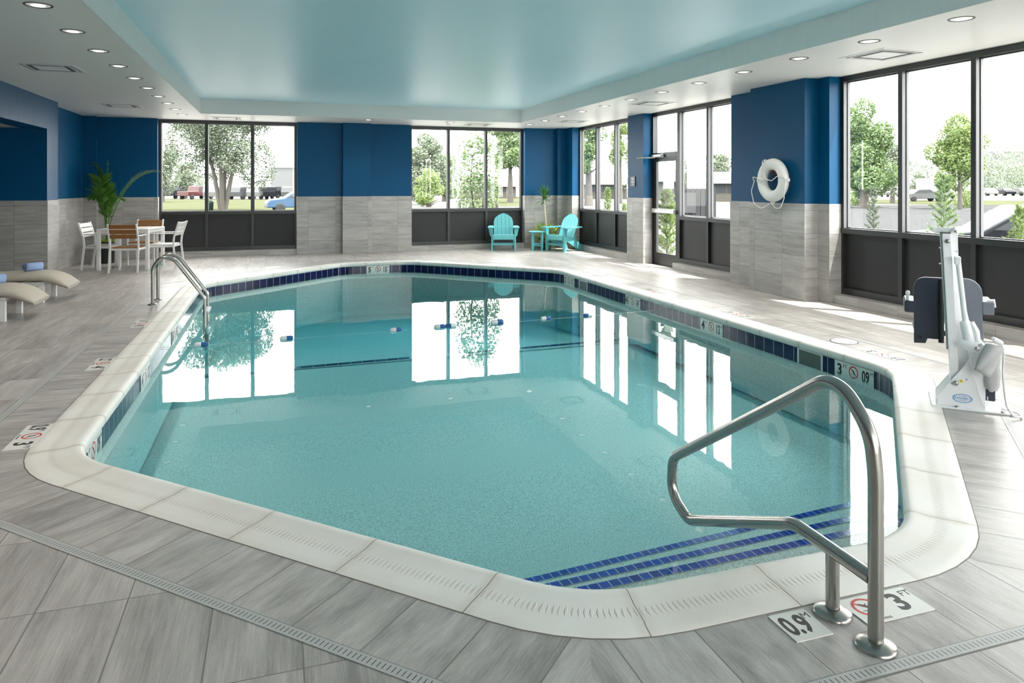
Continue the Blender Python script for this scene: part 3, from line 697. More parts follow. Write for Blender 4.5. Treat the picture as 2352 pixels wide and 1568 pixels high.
for y_, l_, r_, lab in ((5.10, ('0.9', 'M'), ('3', 'FT'), '3 FT'), (7.25, ('1.2', 'M'), ('4', 'FT'), '4 FT'), (9.25, ('1.4', 'M'), ('4½', 'FT'), '4½ FT'), (11.75, ('1.5', 'M'), ('5', 'FT'), '5 FT')):
    marker('deck_depth_marker', deckM(5.185, y_, 90), l_, 0, r_, 'deck marker %s on the right side of the pool, reading %s' % (POS[r_[0]], lab), GD)
marker('deck_depth_marker', deckM(1.9, 14.665, 180), ('1.5', 'M'), 0, ('5', 'FT'), 'deck marker reading 5 FT behind the far end of the pool', GD)
zc_ = -.132
def wallM(x, y, rz): return T((x, y, zc_)) @ RZ(rz) @ RX(90)
marker('wall_depth_marker', wallM(1.9, 14.305, 0), ('5', 'FT'), 0, ('15', 'M'), 'waterline marker reading 5 FT and 15 M on the far end wall', GW, nod_text=False)
for y_, l_, r_, lab in ((5.07, '3', '09', '3 FT and 09 M'), (7.25, '4', '12', '4 FT and 12 M'), (9.2, '4½', '14', '4½ FT and 14 M'), (11.55, '5', '15', '5 FT and 15 M')):
    marker('wall_depth_marker', wallM(4.825, y_, -90), (l_, 'FT'), 0, (r_, 'M'), 'waterline marker %s, right pool wall, reading %s' % (POS[l_], lab), GW, nod_text=False)
for y_, l_, r_, lab in ((5.05, '3', '09', '3 FT'), (6.93, '4', '12', '4 FT'), (8.81, '4½', '14', '4½ FT')):
    marker('wall_depth_marker', wallM(-1.085, y_, 90), (l_, 'FT'), 0, (r_, 'M'), 'waterline marker %s, left pool wall, reading %s' % (POS[l_], lab), GW, nod_text=False)
# skimmers
for (x, y, lab) in ((5.27, 5.66, 'round white skimmer lid in the deck near the pool lift'), (5.25, 11.2, 'round white skimmer lid in the far right deck')):
    r = empty('deck_skimmer', (x, y, 0)); tag(r, lab, 'skimmer cover', 'skimmer covers')
    f = MB(); f.lathe([(.001, .004), (.118, .004), (.121, .002), (.121, .0)], n=32); f.build('lid', m_lid, r)
    f = MB(); f.lathe([(.130, .0), (.129, .003), (.122, .003), (.121, .0)], n=32); f.build('rim', m_dark, r)
    f = MB(); [f.lathe([(.001, .0055), (.008, .0055), (.009, .004)], (a, b2, 0), n=8) for a, b2 in ((.03, -.06), (-.05, .06))]; f.build('finger_hole', m_dark, r)
for (y, lab) in ((5.62, 'dark skimmer mouth in the right pool wall beside the 3 FT marker'), (10.95, 'dark skimmer mouth far along the right pool wall')):
    r = empty('skimmer_opening', (4.83, y, -.2)); tag(r, lab, 'skimmer', 'skimmer openings')
    f = MB(); f.box(-.006, .002, -.17, -.15, 0, .145); f.box(-.006, .002, .15, .17, 0, .145); f.box(-.006, .002, -.15, .15, .135, .145); f.build('surround', m_whitep, r)
    MB().box(-.002, .004, -.15, .15, 0, .135).build('mouth_shade_plate', simple('skimmer_grey', (.12, .13, .12), .6), r)  # dark plate stands in for the shade inside the recessed mouth

# ------------------------------------------------------------------ float rope
fr_ = empty('float_rope', (1.9, 8.3, WL)); tag(fr_, 'thin rope with white and blue floats stretched across the pool', 'float rope')
A, B = Vector((-1.09, 8.09, WL + .01)), Vector((4.83, 8.50, WL + .01)); O_ = Vector((1.9, 8.3, WL))
f = MB(); f.tube([A.lerp(B, k / 20) - O_ + Vector((0, 0, -.016 * math.sin(PI * k / 20) ** .3)) for k in range(21)], .0018, 6); f.build('rope', m_rope, fr_)
dirx = (B - A).normalized(); ang = math.atan2(dirx.y, dirx.x)
for x, s_ in ((.10, 1), (1.30, 1), (1.82, 1), (1.955, -1), (2.54, 1.25), (3.19, 1), (3.78, -.9), (-.75, 1)):
    c = A + dirx * ((x - A.x) / dirx.x) - O_; M = T(c) @ RZ(math.degrees(ang)) @ RY(90)
    f = MB(); q = abs(s_); h = .062 * q; pr = [(.006, -h - .008), (.018 * q, -h), (.024 * q, -h * .8), (.024 * q, 0), (.024 * q, h * .8), (.018 * q, h), (.006, h + .008)]
    f.lathe(pr[:4], M=M, n=14, mi=0 if s_ > 0 else 1); f.lathe(pr[3:], M=M, n=14, mi=1 if s_ > 0 else 0); f.build('float', [m_whitep, m_bluep], fr_)

# ------------------------------------------------------------------ handrail, ladder
def smooth_path(P_, rounds, seg=7):
    """polyline with rounded corners; rounds = radius per inner vertex"""
    P_ = [Vector(p_) for p_ in P_]; out = [P_[0]]
    for i in range(1, len(P_) - 1):
        a, b2, c = P_[i - 1], P_[i], P_[i + 1]; u1 = (a - b2).normalized(); u2 = (c - b2).normalized()
        th = u1.angle(u2); r_ = rounds[i - 1] if isinstance(rounds, (list, tuple)) else rounds
        t = min(r_ / math.tan(th / 2), (a - b2).length * .49, (c - b2).length * .49); r_ = t * math.tan(th / 2)
        p1, p2 = b2 + u1 * t, b2 + u2 * t; ctr = b2 + (u1 + u2).normalized() * (r_ / math.sin(th / 2))
        v1, v2 = p1 - ctr, p2 - ctr; an = v1.angle(v2)
        for k in range(seg + 1):
            s_ = k / seg; out.append(ctr + (v1 * math.sin((1 - s_) * an) + v2 * math.sin(s_ * an)) / math.sin(an))
    out.append(P_[-1]); return out
r = empty('pool_handrail', (1.88, 1.98, 0)); tag(r, 'stainless steel figure-four handrail anchored in the near deck by the steps', 'handrail')
Yb = lambda u: .094 - u          # u measured away from the front post towards the camera
path = smooth_path([(0, Yb(.194), .0), (0, Yb(.194), .80), (0, Yb(-.02), .845), (0, Yb(-1.10), .165), (0, Yb(-1.095), -.075), (0, Yb(-.165), .235), (0, Yb(.18), .222)],
                   [.20, .28, .09, .09, .3], 9)
path = smooth_path([(0, Yb(.194), 0), (0, Yb(.194), .56), (0, Yb(.175), .70), (0, Yb(.02), .855), (0, Yb(-1.085), .165), (0, Yb(-1.10), -.02), (0, Yb(-.94), -.085), (0, Yb(-.20), .23), (0, Yb(.18), .218)],
                   [.5, .2, .16, .10, .12, .10, .18], 8)
f = MB(); f.tube(path, .0245, 20); f.build('rail', m_steel, r)
f = MB(); f.tube([(0, Yb(0), 0), (0, Yb(0), .225)], .0235, 20); f.build('post', m_steel, r)
for yy in (Yb(0), Yb(.194)):
    f = MB(); f.lathe([(.025, .022), (.040, .018), (.060, .012), (.066, .006), (.067, .0005)], (0, yy, 0), n=32); f.build('flange', m_steel, r)
r = empty('pool_ladder', (-1.51, 10.37, 0)); tag(r, 'stainless steel grab-rail ladder at the far left edge of the pool', 'ladder')
for yy in (-.21, .21):
    f = MB(); f.tube(smooth_path([(0, yy, 0), (0, yy, .47), (.10, yy, .625), (.26, yy, .56), (.615, yy, .06), (.615, yy, -.62)], [.2, .16, .16, .12], 8), .0215, 16); f.build('rail', m_steel, r)
    f = MB(); f.lathe([(.022, .02), (.036, .015), (.055, .010), (.060, .005), (.061, .0005)], (0, yy, 0), n=24); f.build('flange', m_steel, r)
for zz in (-.13, -.40): MB().bbox(.57, .66, -.20, .20, zz - .02, zz + .015, .008).build('tread', m_whitep, r)

# ------------------------------------------------------------------ life ring, sign
r = empty('life_ring', (6.5, 8.29, 1.60)); tag(r, 'white life ring with rope hanging on the blue pier of the right wall', 'life ring')
MR = RY(-90)                                         # local: x up..., ring plane normal along -X
def ringpt(a, rad, out=0): return Vector((-out, math.sin(a) * -rad, math.cos(a) * rad))
Rr, rr = .222, .080
f = MB(); nn_, mm = 48, 16; P_ = []
for k in range(nn_):
    a = 2 * PI * k / nn_
    for j in range(mm):
        b2 = 2 * PI * j / mm; P_.append(ringpt(a, Rr + rr * math.cos(b2), .8 * rr * math.sin(b2)))
f.add(P_, [(k * mm + j, k * mm + (j + 1) % mm, ((k + 1) % nn_) * mm + (j + 1) % mm, ((k + 1) % nn_) * mm + j) for k in range(nn_) for j in range(mm)], smooth=True)
f.build('ring', m_ring, r)
for a0 in (R(-30), R(90), R(180), R(-90)):
    f = MB(); P_ = []
    for s_ in (-1, 1):
        for j in range(mm):
            b2 = 2 * PI * j / mm; P_.append(ringpt(a0 + s_ * .075, Rr + (rr + .004) * math.cos(b2), (.8 * rr + .004) * math.sin(b2)))
    f.add(P_, [(j, (j + 1) % mm, mm + (j + 1) % mm, mm + j) for j in range(mm)], smooth=True)
    c = ringpt(a0, Rr + rr + .012); M = T(c) @ Matrix.Rotation(-a0, 4, 'X')
    f.bbox(-.02, .02, -.022, .022, -.014, .014, .004, M=M); f.build('strap', m_rope, r)
def loop(a0, a1, sag, steps=14, droop=True):
    p0, p1 = ringpt(a0, Rr + rr + .015, .03), ringpt(a1, Rr + rr + .015, .03); out = []
    for k in range(steps + 1):
        t = k / steps; p_ = p0.lerp(p1, t); ctr = ringpt((a0 + a1) / 2, 1) * 1; out.append(p_ + Vector((0, ctr.y * sag * math.sin(PI * t) * .55, -sag * math.sin(PI * t) - (0))))
    return out
f = MB(); f.tube(smooth_path([(-.03, .36, 1.60 - 1.60), (-.04, .42, -.15), (-.04, .36, -.33), (-.04, .20, -.40), (-.03, .05, -.335), (-.03, .0, -.31)], .1, 5), .006, 8)
f.tube(smooth_path([(-.03, -.31, .02), (-.05, -.31, -.1), (-.05, -.29, -.25), (-.05, -.22, -.38), (-.05, -.12, -.385), (-.04, -.02, -.32)], .06, 5), .006, 8)
f.tube(smooth_path([(-.075, .12, .27), (-.09, .13, .12), (-.09, .05, .03), (-.09, .10, .01), (-.09, .33, .05), (-.05, .34, -.02)], .03, 5), .006, 8)
f.tube(smooth_path([(-.08, .06, .28), (-.09, .07, .12), (-.09, .03, .01), (-.09, -.09, -.01), (-.09, -.2, .05), (-.08, -.31, .06), (-.05, -.315, .01)], .05, 5), .006, 8)
f.build('rope', m_rope, r)
f = MB(); f.tube([(.10, .05, .14), (-.02, .05, .14), (-.05, .06, .19)], .008, 8); f.bbox(.085, .107, .0, .10, .08, .20, .004); f.build('wall_hook', m_red, r)
r = empty('wall_sign', (6.808, 12.98, 1.51)); tag(r, 'small grey rule plaque on the blue wall left of the glass door', 'sign')
MB().bbox(-.004, .004, -.10, .10, 0, .20, .002).build('plate', m_plaque, r)
f = MB()
for k, (w_, z_) in enumerate(((.12, .165), (.10, .14), (.12, .10), (.09, .075), (.06, .035))): f.box(-.0055, -.004, -w_ / 2, w_ / 2, z_ - .006, z_ + .006)
f.build('lettering', m_whitep, r)

# ------------------------------------------------------------------ pool lift
def build_lift():
    r = empty('pool_lift', (4.36, 3.72, 0), R(-45))   # local x: away from the water, y: along the edge away from the camera
    MB().bbox(-.11, .36, .0, .36, 0, .016, .005).build('base_plate', m_lift, r)
    f = MB(); body = [(-.075, .016), (-.075, .078), (.006, .192), (.10, .32), (.125, .375), (.19, .452), (.205, .452), (.205, .016)]
    f.prism(body, .02, .032, 'y'); f.prism(body, .20, .212, 'y')
    f.box(-.075, -.067, .03, .205, .016, .07); f.box(.19, .205, .03, .205, .016, .45)
    f.prism([(-.075, .075), (.006, .19), (.015, .19), (-.06, .075)], .03, .2, 'y')
    f.build('housing', m_lift, r, bevel=.003)
    # mast: slightly leaning square tube
    f = MB(); b0, t0 = (.033, .17), (-.018, 1.20)
    def bar(x0, x1, X0_, X1_, z0, z1, y0, y1, f=f):
        f.add([(x0, y0, z0), (x1, y0, z0), (x1, y1, z0), (x0, y1, z0), (X0_, y0, z1), (X1_, y0, z1), (X1_, y1, z1), (X0_, y1, z1)], [(0, 3, 2, 1), (4, 5, 6, 7), (0, 1, 5, 4), (1, 2, 6, 5), (2, 3, 7, 6), (3, 0, 4, 7)])
    bar(.005, .057, -.044, .008, .18, 1.20, .045, .105); f.build('mast', m_lift, r, bevel=.004)
    f = MB(); bar(-.044, .008, -.044, .008, 1.192, 1.202, .043, .107, f); f.build('mast_cap', simple('grey_rubber', (.12, .12, .13), .6), r)
    # broad folded arm beside the mast
    f = MB(); f.prism([(.008, 1.20), (.035, 1.232), (.052, 1.20), (.058, 1.03), (.095, .72), (.150, .45), (.12, .34), (.06, .20), (.012, .6)], .11, .118, 'y')
    f.prism([(-.10, 1.20), (-.09, 1.228), (.04, 1.235), (.055, 1.215), (.055, 1.12), (.0, 1.12), (-.04, 1.19)], .12, .132, 'y'); f.build('arm_plate', m_lift, r, bevel=.002)
    f = MB(); f.tube([(-.050, .09, 1.20), (-.010, .09, .39)], .0065, 8)
    for z in (1.09, .98): f.tube([(-.060, .09, z), (-.030, .09, z)], .005, 8)
    f.build('guide_rod', m_alu, r)
    # actuator
    f = MB(); f.tube([(.046, .03, 1.03), (.090, .03, .60)], .017, 16); f.build('actuator_tube', m_lift, r)
    f = MB(); f.bbox(.026, .064, .008, .05, .985, 1.04, .005, M=T((0, 0, 0))); f.build('actuator_clevis', m_lift, r)
    f = MB(); f.tube([(.082, .03, .605), (.095, .03, .575), (.118, .03, .46), (.12, .03, .43)], [.028, .036, .038, .03], 16)
    f.tube([(.125, .02, .60), (.150, .02, .54), (.158, .02, .46)], [.016, .022, .022], 12)
    f.tube([(.062, .02, .46), (.10, .01, .445), (.155, .0, .435)], [.022, .034, .036], 16); f.build('actuator_motor', m_lift, r)
    f = MB()
    for (x, y, z, q) in ((-.012, .04, 1.14, .015), (.033, .012, .179, .017), (.041, .10, 1.205, .010), (.05, .10, 1.07, .006), (.15, -.04, .435, .014), (.095, .014, .21, .006)): f.lathe([(q, 0), (q, .006), (q * .6, .010), (.001, .010)], (x, y, z), n=14, M=RX(90))
    for x in (.04, .30): f.lathe([(.012, 0), (.012, .008), (.001, .01)], (x, .012, .016), n=10)
    f.lathe([(.012, 0), (.012, .008), (.001, .01)], (.30, .33, .016), n=10); f.build('bolt', m_steel, r)
    # seat seen from behind
    s = empty('seat_assembly', (0, 0, 0)); s.parent = r
    def rr_poly(x0, x1, z0, z1, rt, n=7):
        P_ = [(x0, z0), (x1, z0)]
        for cx_, a0 in ((x1 - rt, 0), (x0 + rt, 90)):
            for k in range(n + 1): a = R(a0 + 90 * k / n); P_.append((cx_ + rt * math.cos(a), z1 - rt + rt * math.sin(a)))
        return P_
    f = MB(); f.prism(rr_poly(-.205, -.02, .40, .86, .001) and [(-.205, .38), (-.13, .385), (-.12, .42), (-.015, .42), (-.015, .862), (-.135, .862), (-.160, .856), (-.182, .842), (-.197, .82), (-.206, .79), (-.208, .75), (-.205, .55)], .26, .285, 'y'); f.build('seat_back', m_seat, s, bevel=.006)
    f = MB(); f.prism([(.0, .40), (.215, .40), (.225, .46), (.215, .60), (.217, .755), (.210, .795), (.195, .825), (.172, .848), (.145, .861), (.12, .865), (.0, .865)], .26, .285, 'y'); f.build('seat_back', m_seatg, s, bevel=.006)
    f = MB(); f.bbox(-.20, .22, .285, .62, .44, .48, .01); f.build('seat_pan', m_seat, s)
    f = MB(); f.tube([(-.035, .258, .40), (-.035, .258, .85)], .018, 10); f.build('recess_shade_tube', m_dark, s)  # dark tube imitates the shade of the recessed seat centre
    f = MB(); f.bbox(-.265, -.195, .255, .55, .60, .685, .008); f.build('armrest', m_seat, s)
    f = MB(); f.bbox(.21, .285, .255, .55, .62, .71, .008); f.build('armrest', m_seatg, s)
    f = MB(); f.tube([(-.245, .30, .68), (-.243, .30, .725)], .011, 10); f.lathe([(.001, .02), (.012, .016), (.016, 0), (.012, -.014), (.001, -.018)], (-.243, .30, .735), n=10); f.tube([(.245, .30, .71), (.285, .30, .72), (.29, .30, .67)], .010, 10); f.build('armrest_fitting', m_lift, s)
    f = MB(); f.box(-.178, -.155, .254, .262, .415, .44); f.box(.165, .195, .254, .262, .43, .47); f.build('slot_dark_plate', m_black, s)
    # battery, pouch, remote and cable
    MB().bbox(.215, .30, .05, .20, .18, .44, .01).build('battery', m_lift, r)
    MB().bbox(.205, .265, .055, .10, .07, .16, .006).build('battery_plug', m_seat, r)
    f = MB(); g = 8
    P_ = []; 
    for i in range(g + 1):
        for j in range(g + 1):
            a, b2 = i / g, j / g; p0 = Vector((.20, 0, .475)).lerp(Vector((.298, 0, .455)), a); p1 = Vector((.135, 0, .30)).lerp(Vector((.215, 0, .255)), a)
            q = p0.lerp(p1, b2); P_.append((q.x, -.045 - .02 * math.sin(PI * a) * (1 - .3 * b2) + .006 * math.sin(a * 9 + b2 * 5), q.z + .01 * math.sin(PI * a) * (1 - b2)))
    f.add(P_, [(i * (g + 1) + j, (i + 1) * (g + 1) + j, (i + 1) * (g + 1) + j + 1, i * (g + 1) + j + 1) for i in range(g) for j in range(g)], smooth=True); o = f.build('pouch_flap', m_fab, r)
    md = o.modifiers.new('solid', 'SOLIDIFY'); md.thickness = .012
    f = MB(); P_ = []; rows = [(.46, .20, .30), (.38, .205, .298), (.30, .20, .29), (.26, .195, .295), (.22, .19, .29), (.18, .195, .285), (.155, .21, .27)]
    for k, (z, x0_, x1_) in enumerate(rows):
        for j in range(12):
            a = 2 * PI * j / 12; P_.append(((x0_ + x1_) / 2 + (x1_ - x0_) / 2 * math.cos(a), .03 + (.05 + .008 * math.sin(k * 2.7 + j * 1.9)) * math.sin(a), z + .008 * math.sin(j * 2.1 + k)))
    f.add(P_, [(k * 12 + j, k * 12 + (j + 1) % 12, (k + 1) * 12 + (j + 1) % 12, (k + 1) * 12 + j) for k in range(len(rows) - 1) for j in range(12)], smooth=True)
    f.add(P_[:12], [tuple(range(12))]); f.build('pouch', m_fab, r)
    f = MB(); f.bbox(-.035, .035, -.022, .022, -.014, .014, .009, M=T((.262, -.05, .500)) @ RY(28) @ RZ(10)); f.build('remote_control', m_lift, r)
    f = MB(); f.tube(smooth_path([(.285, -.05, .485), (.298, -.05, .42), (.292, -.05, .30), (.300, -.05, .18), (.312, -.05, .08), (.345, -.07, .02), (.40, -.04, .012), (.39, .06, .012), (.30, .09, .022)], .03, 6), .0065, 8)
    f.tube(smooth_path([(.105, .0, .42), (.12, -.008, .30), (.165, .0, .12), (.20, .0, .03), (.215, .02, .06), (.22, .05, .10)], .03, 5), .003, 6); f.build('cable', m_whitep, r)
    # sticker and warning sign on the housing face
    MM = T((.073, .0185, .078)) @ RX(90)
    f = MB(); nn2 = 32
    def ell(a, b_, z): return [MM @ Vector((a * math.cos(2 * PI * k / nn2), b_ * math.sin(2 * PI * k / nn2), z)) for k in range(nn2)]
    f.add(ell(.058, .030, 0), [tuple(range(nn2))], mi=0)
    o1, i1 = ell(.058, .030, .0006), ell(.051, .0255, .0006); f.add(o1 + i1, [(k, (k + 1) % nn2, nn2 + (k + 1) % nn2, nn2 + k) for k in range(nn2)], mi=1)
    text_mb(f, 'RANGER 2', .020, MM @ T((0, 0, .001)), depth=.0002, bold=.0004, mi=1)
    for yy in (.015, -.015): f.box(-.022, .022, yy - .0012, yy + .0012, .0004, .0008, mi=1, M=MM)
    f.build('sticker', [m_whitep, m_lblue], r)
    f = MB(); M2 = T((.066, .0185, .196)) @ RX(90); f.add([M2 @ Vector(p_) for p_ in ((-.014, -.011, 0), (.014, -.011, 0), (0, .013, 0))], [(0, 1, 2)], mi=0); f.box(-.0013, .0013, -.005, .006, .0003, .0006, mi=1, M=M2); f.build('warning_triangle', [m_yel, m_black], r)
    tag(r, 'white pool lift with dark seat standing on the near right deck', 'pool lift')
    return r
build_lift()

# ------------------------------------------------------------------ dining set
A_T = math.atan2(-.15, .87)
def table():
    r = empty('dining_table', (-2.56, 14.86, 0), A_T); tag(r, 'square white metal dining table in the left back corner', 'table')
    h = .44
    f = MB(); f.bbox(-h, h, -h, h, .725, .745, .004); f.bbox(-h + .01, h - .01, -h + .01, h - .01, .665, .725, .004); f.build('tabletop', m_wmetal, r)
    for sx in (-1, 1):
        for sy in (-1, 1): MB().bbox(min(sx * h, sx * (h - .06)), max(sx * h, sx * (h - .06)), min(sy * h, sy * (h - .06)), max(sy * h, sy * (h - .06)), 0, .725, .004).build('leg', m_wmetal, r)
table()
def dchair(loc, rz, slat, label):
    """local: sitter faces +y"""
    r = empty('dining_chair', loc, rz); tag(r, label, 'chair', 'chairs around the white table'); hw = .235
    for s_ in (-1, 1):
        x = s_ * hw
        f = MB(); f.tube([(x, -.27, 0), (x, -.24, .22), (x, -.225, .44), (x, -.24, .60), (x, -.33, .86)], .0, 4) if 0 else None
        P_ = [(-.285, 0), (-.25, 0), (-.215, .30), (-.20, .44), (-.215, .58), (-.30, .86), (-.335, .86), (-.245, .58), (-.232, .44), (-.247, .30)]
        f.prism(P_, x - .012, x + .012, 'x'); f.build('rear_leg', m_wmetal, r)
        f = MB(); f.bbox(x - .012, x + .012, .20, .235, 0, .635, .003); f.build('front_leg', m_wmetal, r)
        f = MB(); f.bbox(x - .022, x + .022, -.22, .25, .635, .655, .004); f.build('armrest', m_wmetal, r)
    f = MB()
    for k in range(5): a = -.19 + k * .086; f.bbox(-hw + .012, hw - .012, a, a + .078, .425, .445, .003)
    f.build('seat', slat, r)
    f = MB(); f.bbox(-hw, hw, -.205, -.18, .39, .425, .003); f.bbox(-hw, hw, .20, .225, .39, .425, .003); f.bbox(-hw, -hw + .02, -.2, .22, .39, .425, .003); f.bbox(hw - .02, hw, -.2, .22, .39, .425, .003); f.build('seat_frame', m_wmetal, r)
    f = MB()
    for k in range(3):
        z = .60 + k * .085; M = T((0, -.232 - (z - .60) * .31, z)) @ RX(17); f.bbox(-hw + .012, hw - .012, -.008, .008, 0, .076, .003, M=M)
    f.build('backrest', slat, r)
    return r
dchair((-2.505, 14.27, 0), A_T, m_brown, 'brown slatted armchair with its back to the pool at the white table')
dchair((-2.44, 15.50, 0), A_T + PI, m_brown, 'brown slatted armchair on the far side of the white table')
dchair((-3.04, 14.86, 0), A_T - PI / 2, m_pale, 'slatted armchair painted glare-pale at the left end of the white table')
dchair((-1.99, 14.80, 0), A_T + PI / 2, m_pale, 'slatted armchair painted glare-pale at the right end of the white table by the window')

# ------------------------------------------------------------------ loungers
def lounger(loc, label, tlabel):
    r = empty('sun_lounger', loc, 0); tag(r, label, 'sun lounger', 'cushioned loungers beside the left wall')
    f = MB(); f.bbox(-1.75, -.10, -.30, -.26, .22, .27, .004); f.bbox(-1.75, -.10, .26, .30, .22, .27, .004); f.bbox(-.14, -.10, -.26, .26, .22, .27, .004); f.bbox(-1.75, -1.71, -.26, .26, .22, .27, .004)
    for k in range(9): f.box(-1.65 + k * .17, -1.58 + k * .17, -.26, .26, .245, .262)
    f.build('frame', m_pale, r)
    for x in (-.12, -1.60):
        for y in (-.275, .275): MB().bbox(x - .03, x + .03, y - .025, y + .025, 0, .23, .003).build('leg', m_wmetal, r)
    f = MB(); f.tube([(-.14, -.2, .24), (.0, -.2, .30)], .012, 8); f.tube([(-.14, .2, .24), (.0, .2, .30)], .012, 8); f.build('foot_bracket', m_alu, r)
    # cushion: long pad whose foot end hangs over
    f = MB(); prof_ = [(-1.85, .33, .05), (-1.6, .325, .055), (-1.0, .325, .055), (-.5, .327, .06), (-.22, .332, .066), (-.06, .315, .070), (.08, .255, .066), (.19, .185, .025)]
    n2 = 13; P_ = []
    for i, (x, z, hgt) in enumerate(prof_):
        for j in range(n2):
            a = 2 * PI * j / n2; cy_ = math.copysign(abs(math.cos(a)) ** .55, math.cos(a)); sz = math.copysign(abs(math.sin(a)) ** .8, math.sin(a))
            tl = max(0, (x + .2)) * .6; P_.append((x - sz * hgt * (-.9 * tl), cy_ * .31, z + sz * hgt))
    f.add(P_, [(i * n2 + j, i * n2 + (j + 1) % n2, (i + 1) * n2 + (j + 1) % n2, (i + 1) * n2 + j) for i in range(len(prof_) - 1) for j in range(n2)], smooth=True)
    f.add(P_[:n2], [tuple(range(n2))]); f.add(P_[-n2:], [tuple(range(n2))[::-1]]); f.build('cushion', m_taupe, r, sub=1)
    t = empty('rolled_towel', (loc[0] - .30, loc[1] + .02, .445)); tag(t, tlabel, 'towel', 'rolled blue towels'); t.rotation_euler = (0, 0, R(52))
    f = MB(); n3 = 40; P_ = []
    for s_ in (-.115, .115):
        for k in range(n3): a = k / (n3 - 1) * 5.5 * PI; q = .018 + .040 * k / (n3 - 1); P_.append((s_ + (.006 * math.sin(k)), q * math.cos(a), q * math.sin(a)))
    f.add(P_, [(k, k + 1, n3 + k + 1, n3 + k) for k in range(n3 - 1)], smooth=True); o = f.build('towel_roll', m_towel, t)
    md = o.modifiers.new('solid', 'SOLIDIFY'); md.thickness = .012
    MB().lathe([(.001, -.10), (.05, -.10), (.053, -.08), (.053, .08), (.05, .10), (.001, .10)], n=16, M=RY(90)).build('towel_core', m_towel, t)
lounger((-2.79, 11.06, 0), 'taupe-cushioned lounger farther from the camera at the left wall', 'rolled blue towel on the farther lounger')
lounger((-2.80, 9.70, 0), 'taupe-cushioned lounger nearer the camera at the left edge', 'rolled blue towel on the nearer lounger, cut by the picture edge')

# ------------------------------------------------------------------ turquoise chairs and table
def adirondack(loc, rz, label):
    """sitter faces +y"""
    r = empty('adirondack_chair', loc, rz); tag(r, label, 'armchair', 'turquoise slatted armchairs')
    for s_ in (-1, 1):
        x = s_ * .27
        MB().bbox(x - .018, x + .018, .20, .29, 0, .54, .004).build('front_leg', m_teal, r)
        f = MB(); f.prism([(.29, .38), (.29, .24), (.10, .22), (-.33, .0), (-.48, .0), (-.42, .13), (-.10, .30)], x - s_ * .035 - .013, x - s_ * .035 + .013, 'x'); f.build('rear_leg', m_teal, r, bevel=.003)
        f = MB(); f.prism([(x - .055 * s_, .34), (x + .10 * s_, .34), (x + .10 * s_, .20), (x + .08 * s_, -.30), (x - .01 * s_, -.36), (x - .03 * s_, -.1)], .54, .565); f.build('armrest', m_teal, r, bevel=.003)
        f = MB(); f.prism([(x + s_ * .018, .54), (x + s_ * .085, .54), (x + s_ * .05, .36), (x + s_ * .018, .34)], .235, .255, 'y'); f.build('arm_bracket', m_teal, r)
    f = MB()
    for k in range(6): a = .29 - k * .085; z = .375 - k * .018; f.bbox(-.25, .25, a - .078, a, z - .011, z + .011, .003, M=None)
    f.build('seat', m_teal, r)
    MB().bbox(-.25, .25, .29, .312, .27, .375, .003).build('apron', m_teal, r); MB().bbox(-.25, .25, .21, .235, .13, .19, .003).build('stretcher', m_teal, r)
    hs = [.50, .58, .61, .58, .50]; wd = .088
    for k in range(5):
        x0 = -.5 * (5 * wd + 4 * .006) + k * (wd + .006); x1 = x0 + wd
        if k == 0: poly = [(x0, 0), (x1, 0), (x1, .535), (x0 + .05, .505), (x0 + .018, .455), (x0 + .008, .40), (x0, .385)]
        elif k == 4: poly = [(x0, 0), (x1, 0), (x1, .385), (x1 - .008, .40), (x1 - .018, .455), (x1 - .05, .505), (x0, .535)]
        elif k in (1, 3): poly = [(x0, 0), (x1, 0), (x1, .59 if k == 1 else .54), ((x0 + x1) / 2, .57), (x0, .54 if k == 1 else .59)]
        else: poly = [(x0, 0), (x1, 0), (x1, .594), ((x0 + x1) / 2 + .02, .60), ((x0 + x1) / 2 - .02, .60), (x0, .594)]
        M = T((0, -.13, .30)) @ RX(22)
        f = MB(); f.prism(poly, -.01, .01, 'y', M=M); f.build('back_slat', m_teal, r)
    f = MB(); f.bbox(-.27, .27, -.335, -.30, .52, .56, .003); f.bbox(-.25, .25, -.20, -.17, .30, .36, .003); f.build('back_rail', m_teal, r)
adirondack((5.11, 16.25, 0), R(180 - 17), 'turquoise slatted armchair in front of the right-hand back window')
adirondack((6.38, 15.66, 0), R(180 - 62), 'turquoise slatted armchair angled in the far right corner')
r = empty('side_table', (5.85, 15.93, 0), R(20)); tag(r, 'small round turquoise table between the two turquoise armchairs', 'table')
f = MB(); f.lathe([(.001, .43), (.20, .43), (.215, .436), (.215, .448), (.208, .453), (.001, .453)], n=32); f.build('tabletop', m_teal, r)
for k in range(4): a = PI / 2 * k; MB().bbox(-.03, .03, -.012, .012, 0, .43, .003, M=T((.15 * math.cos(a), .15 * math.sin(a), 0)) @ RZ(90 * k)).build('leg', m_teal, r)
f = MB(); f.bbox(-.15, .15, -.01, .01, .14, .175, .002); f.bbox(-.01, .01, -.15, .15, .10, .138, .002); f.build('stretcher', m_teal, r)

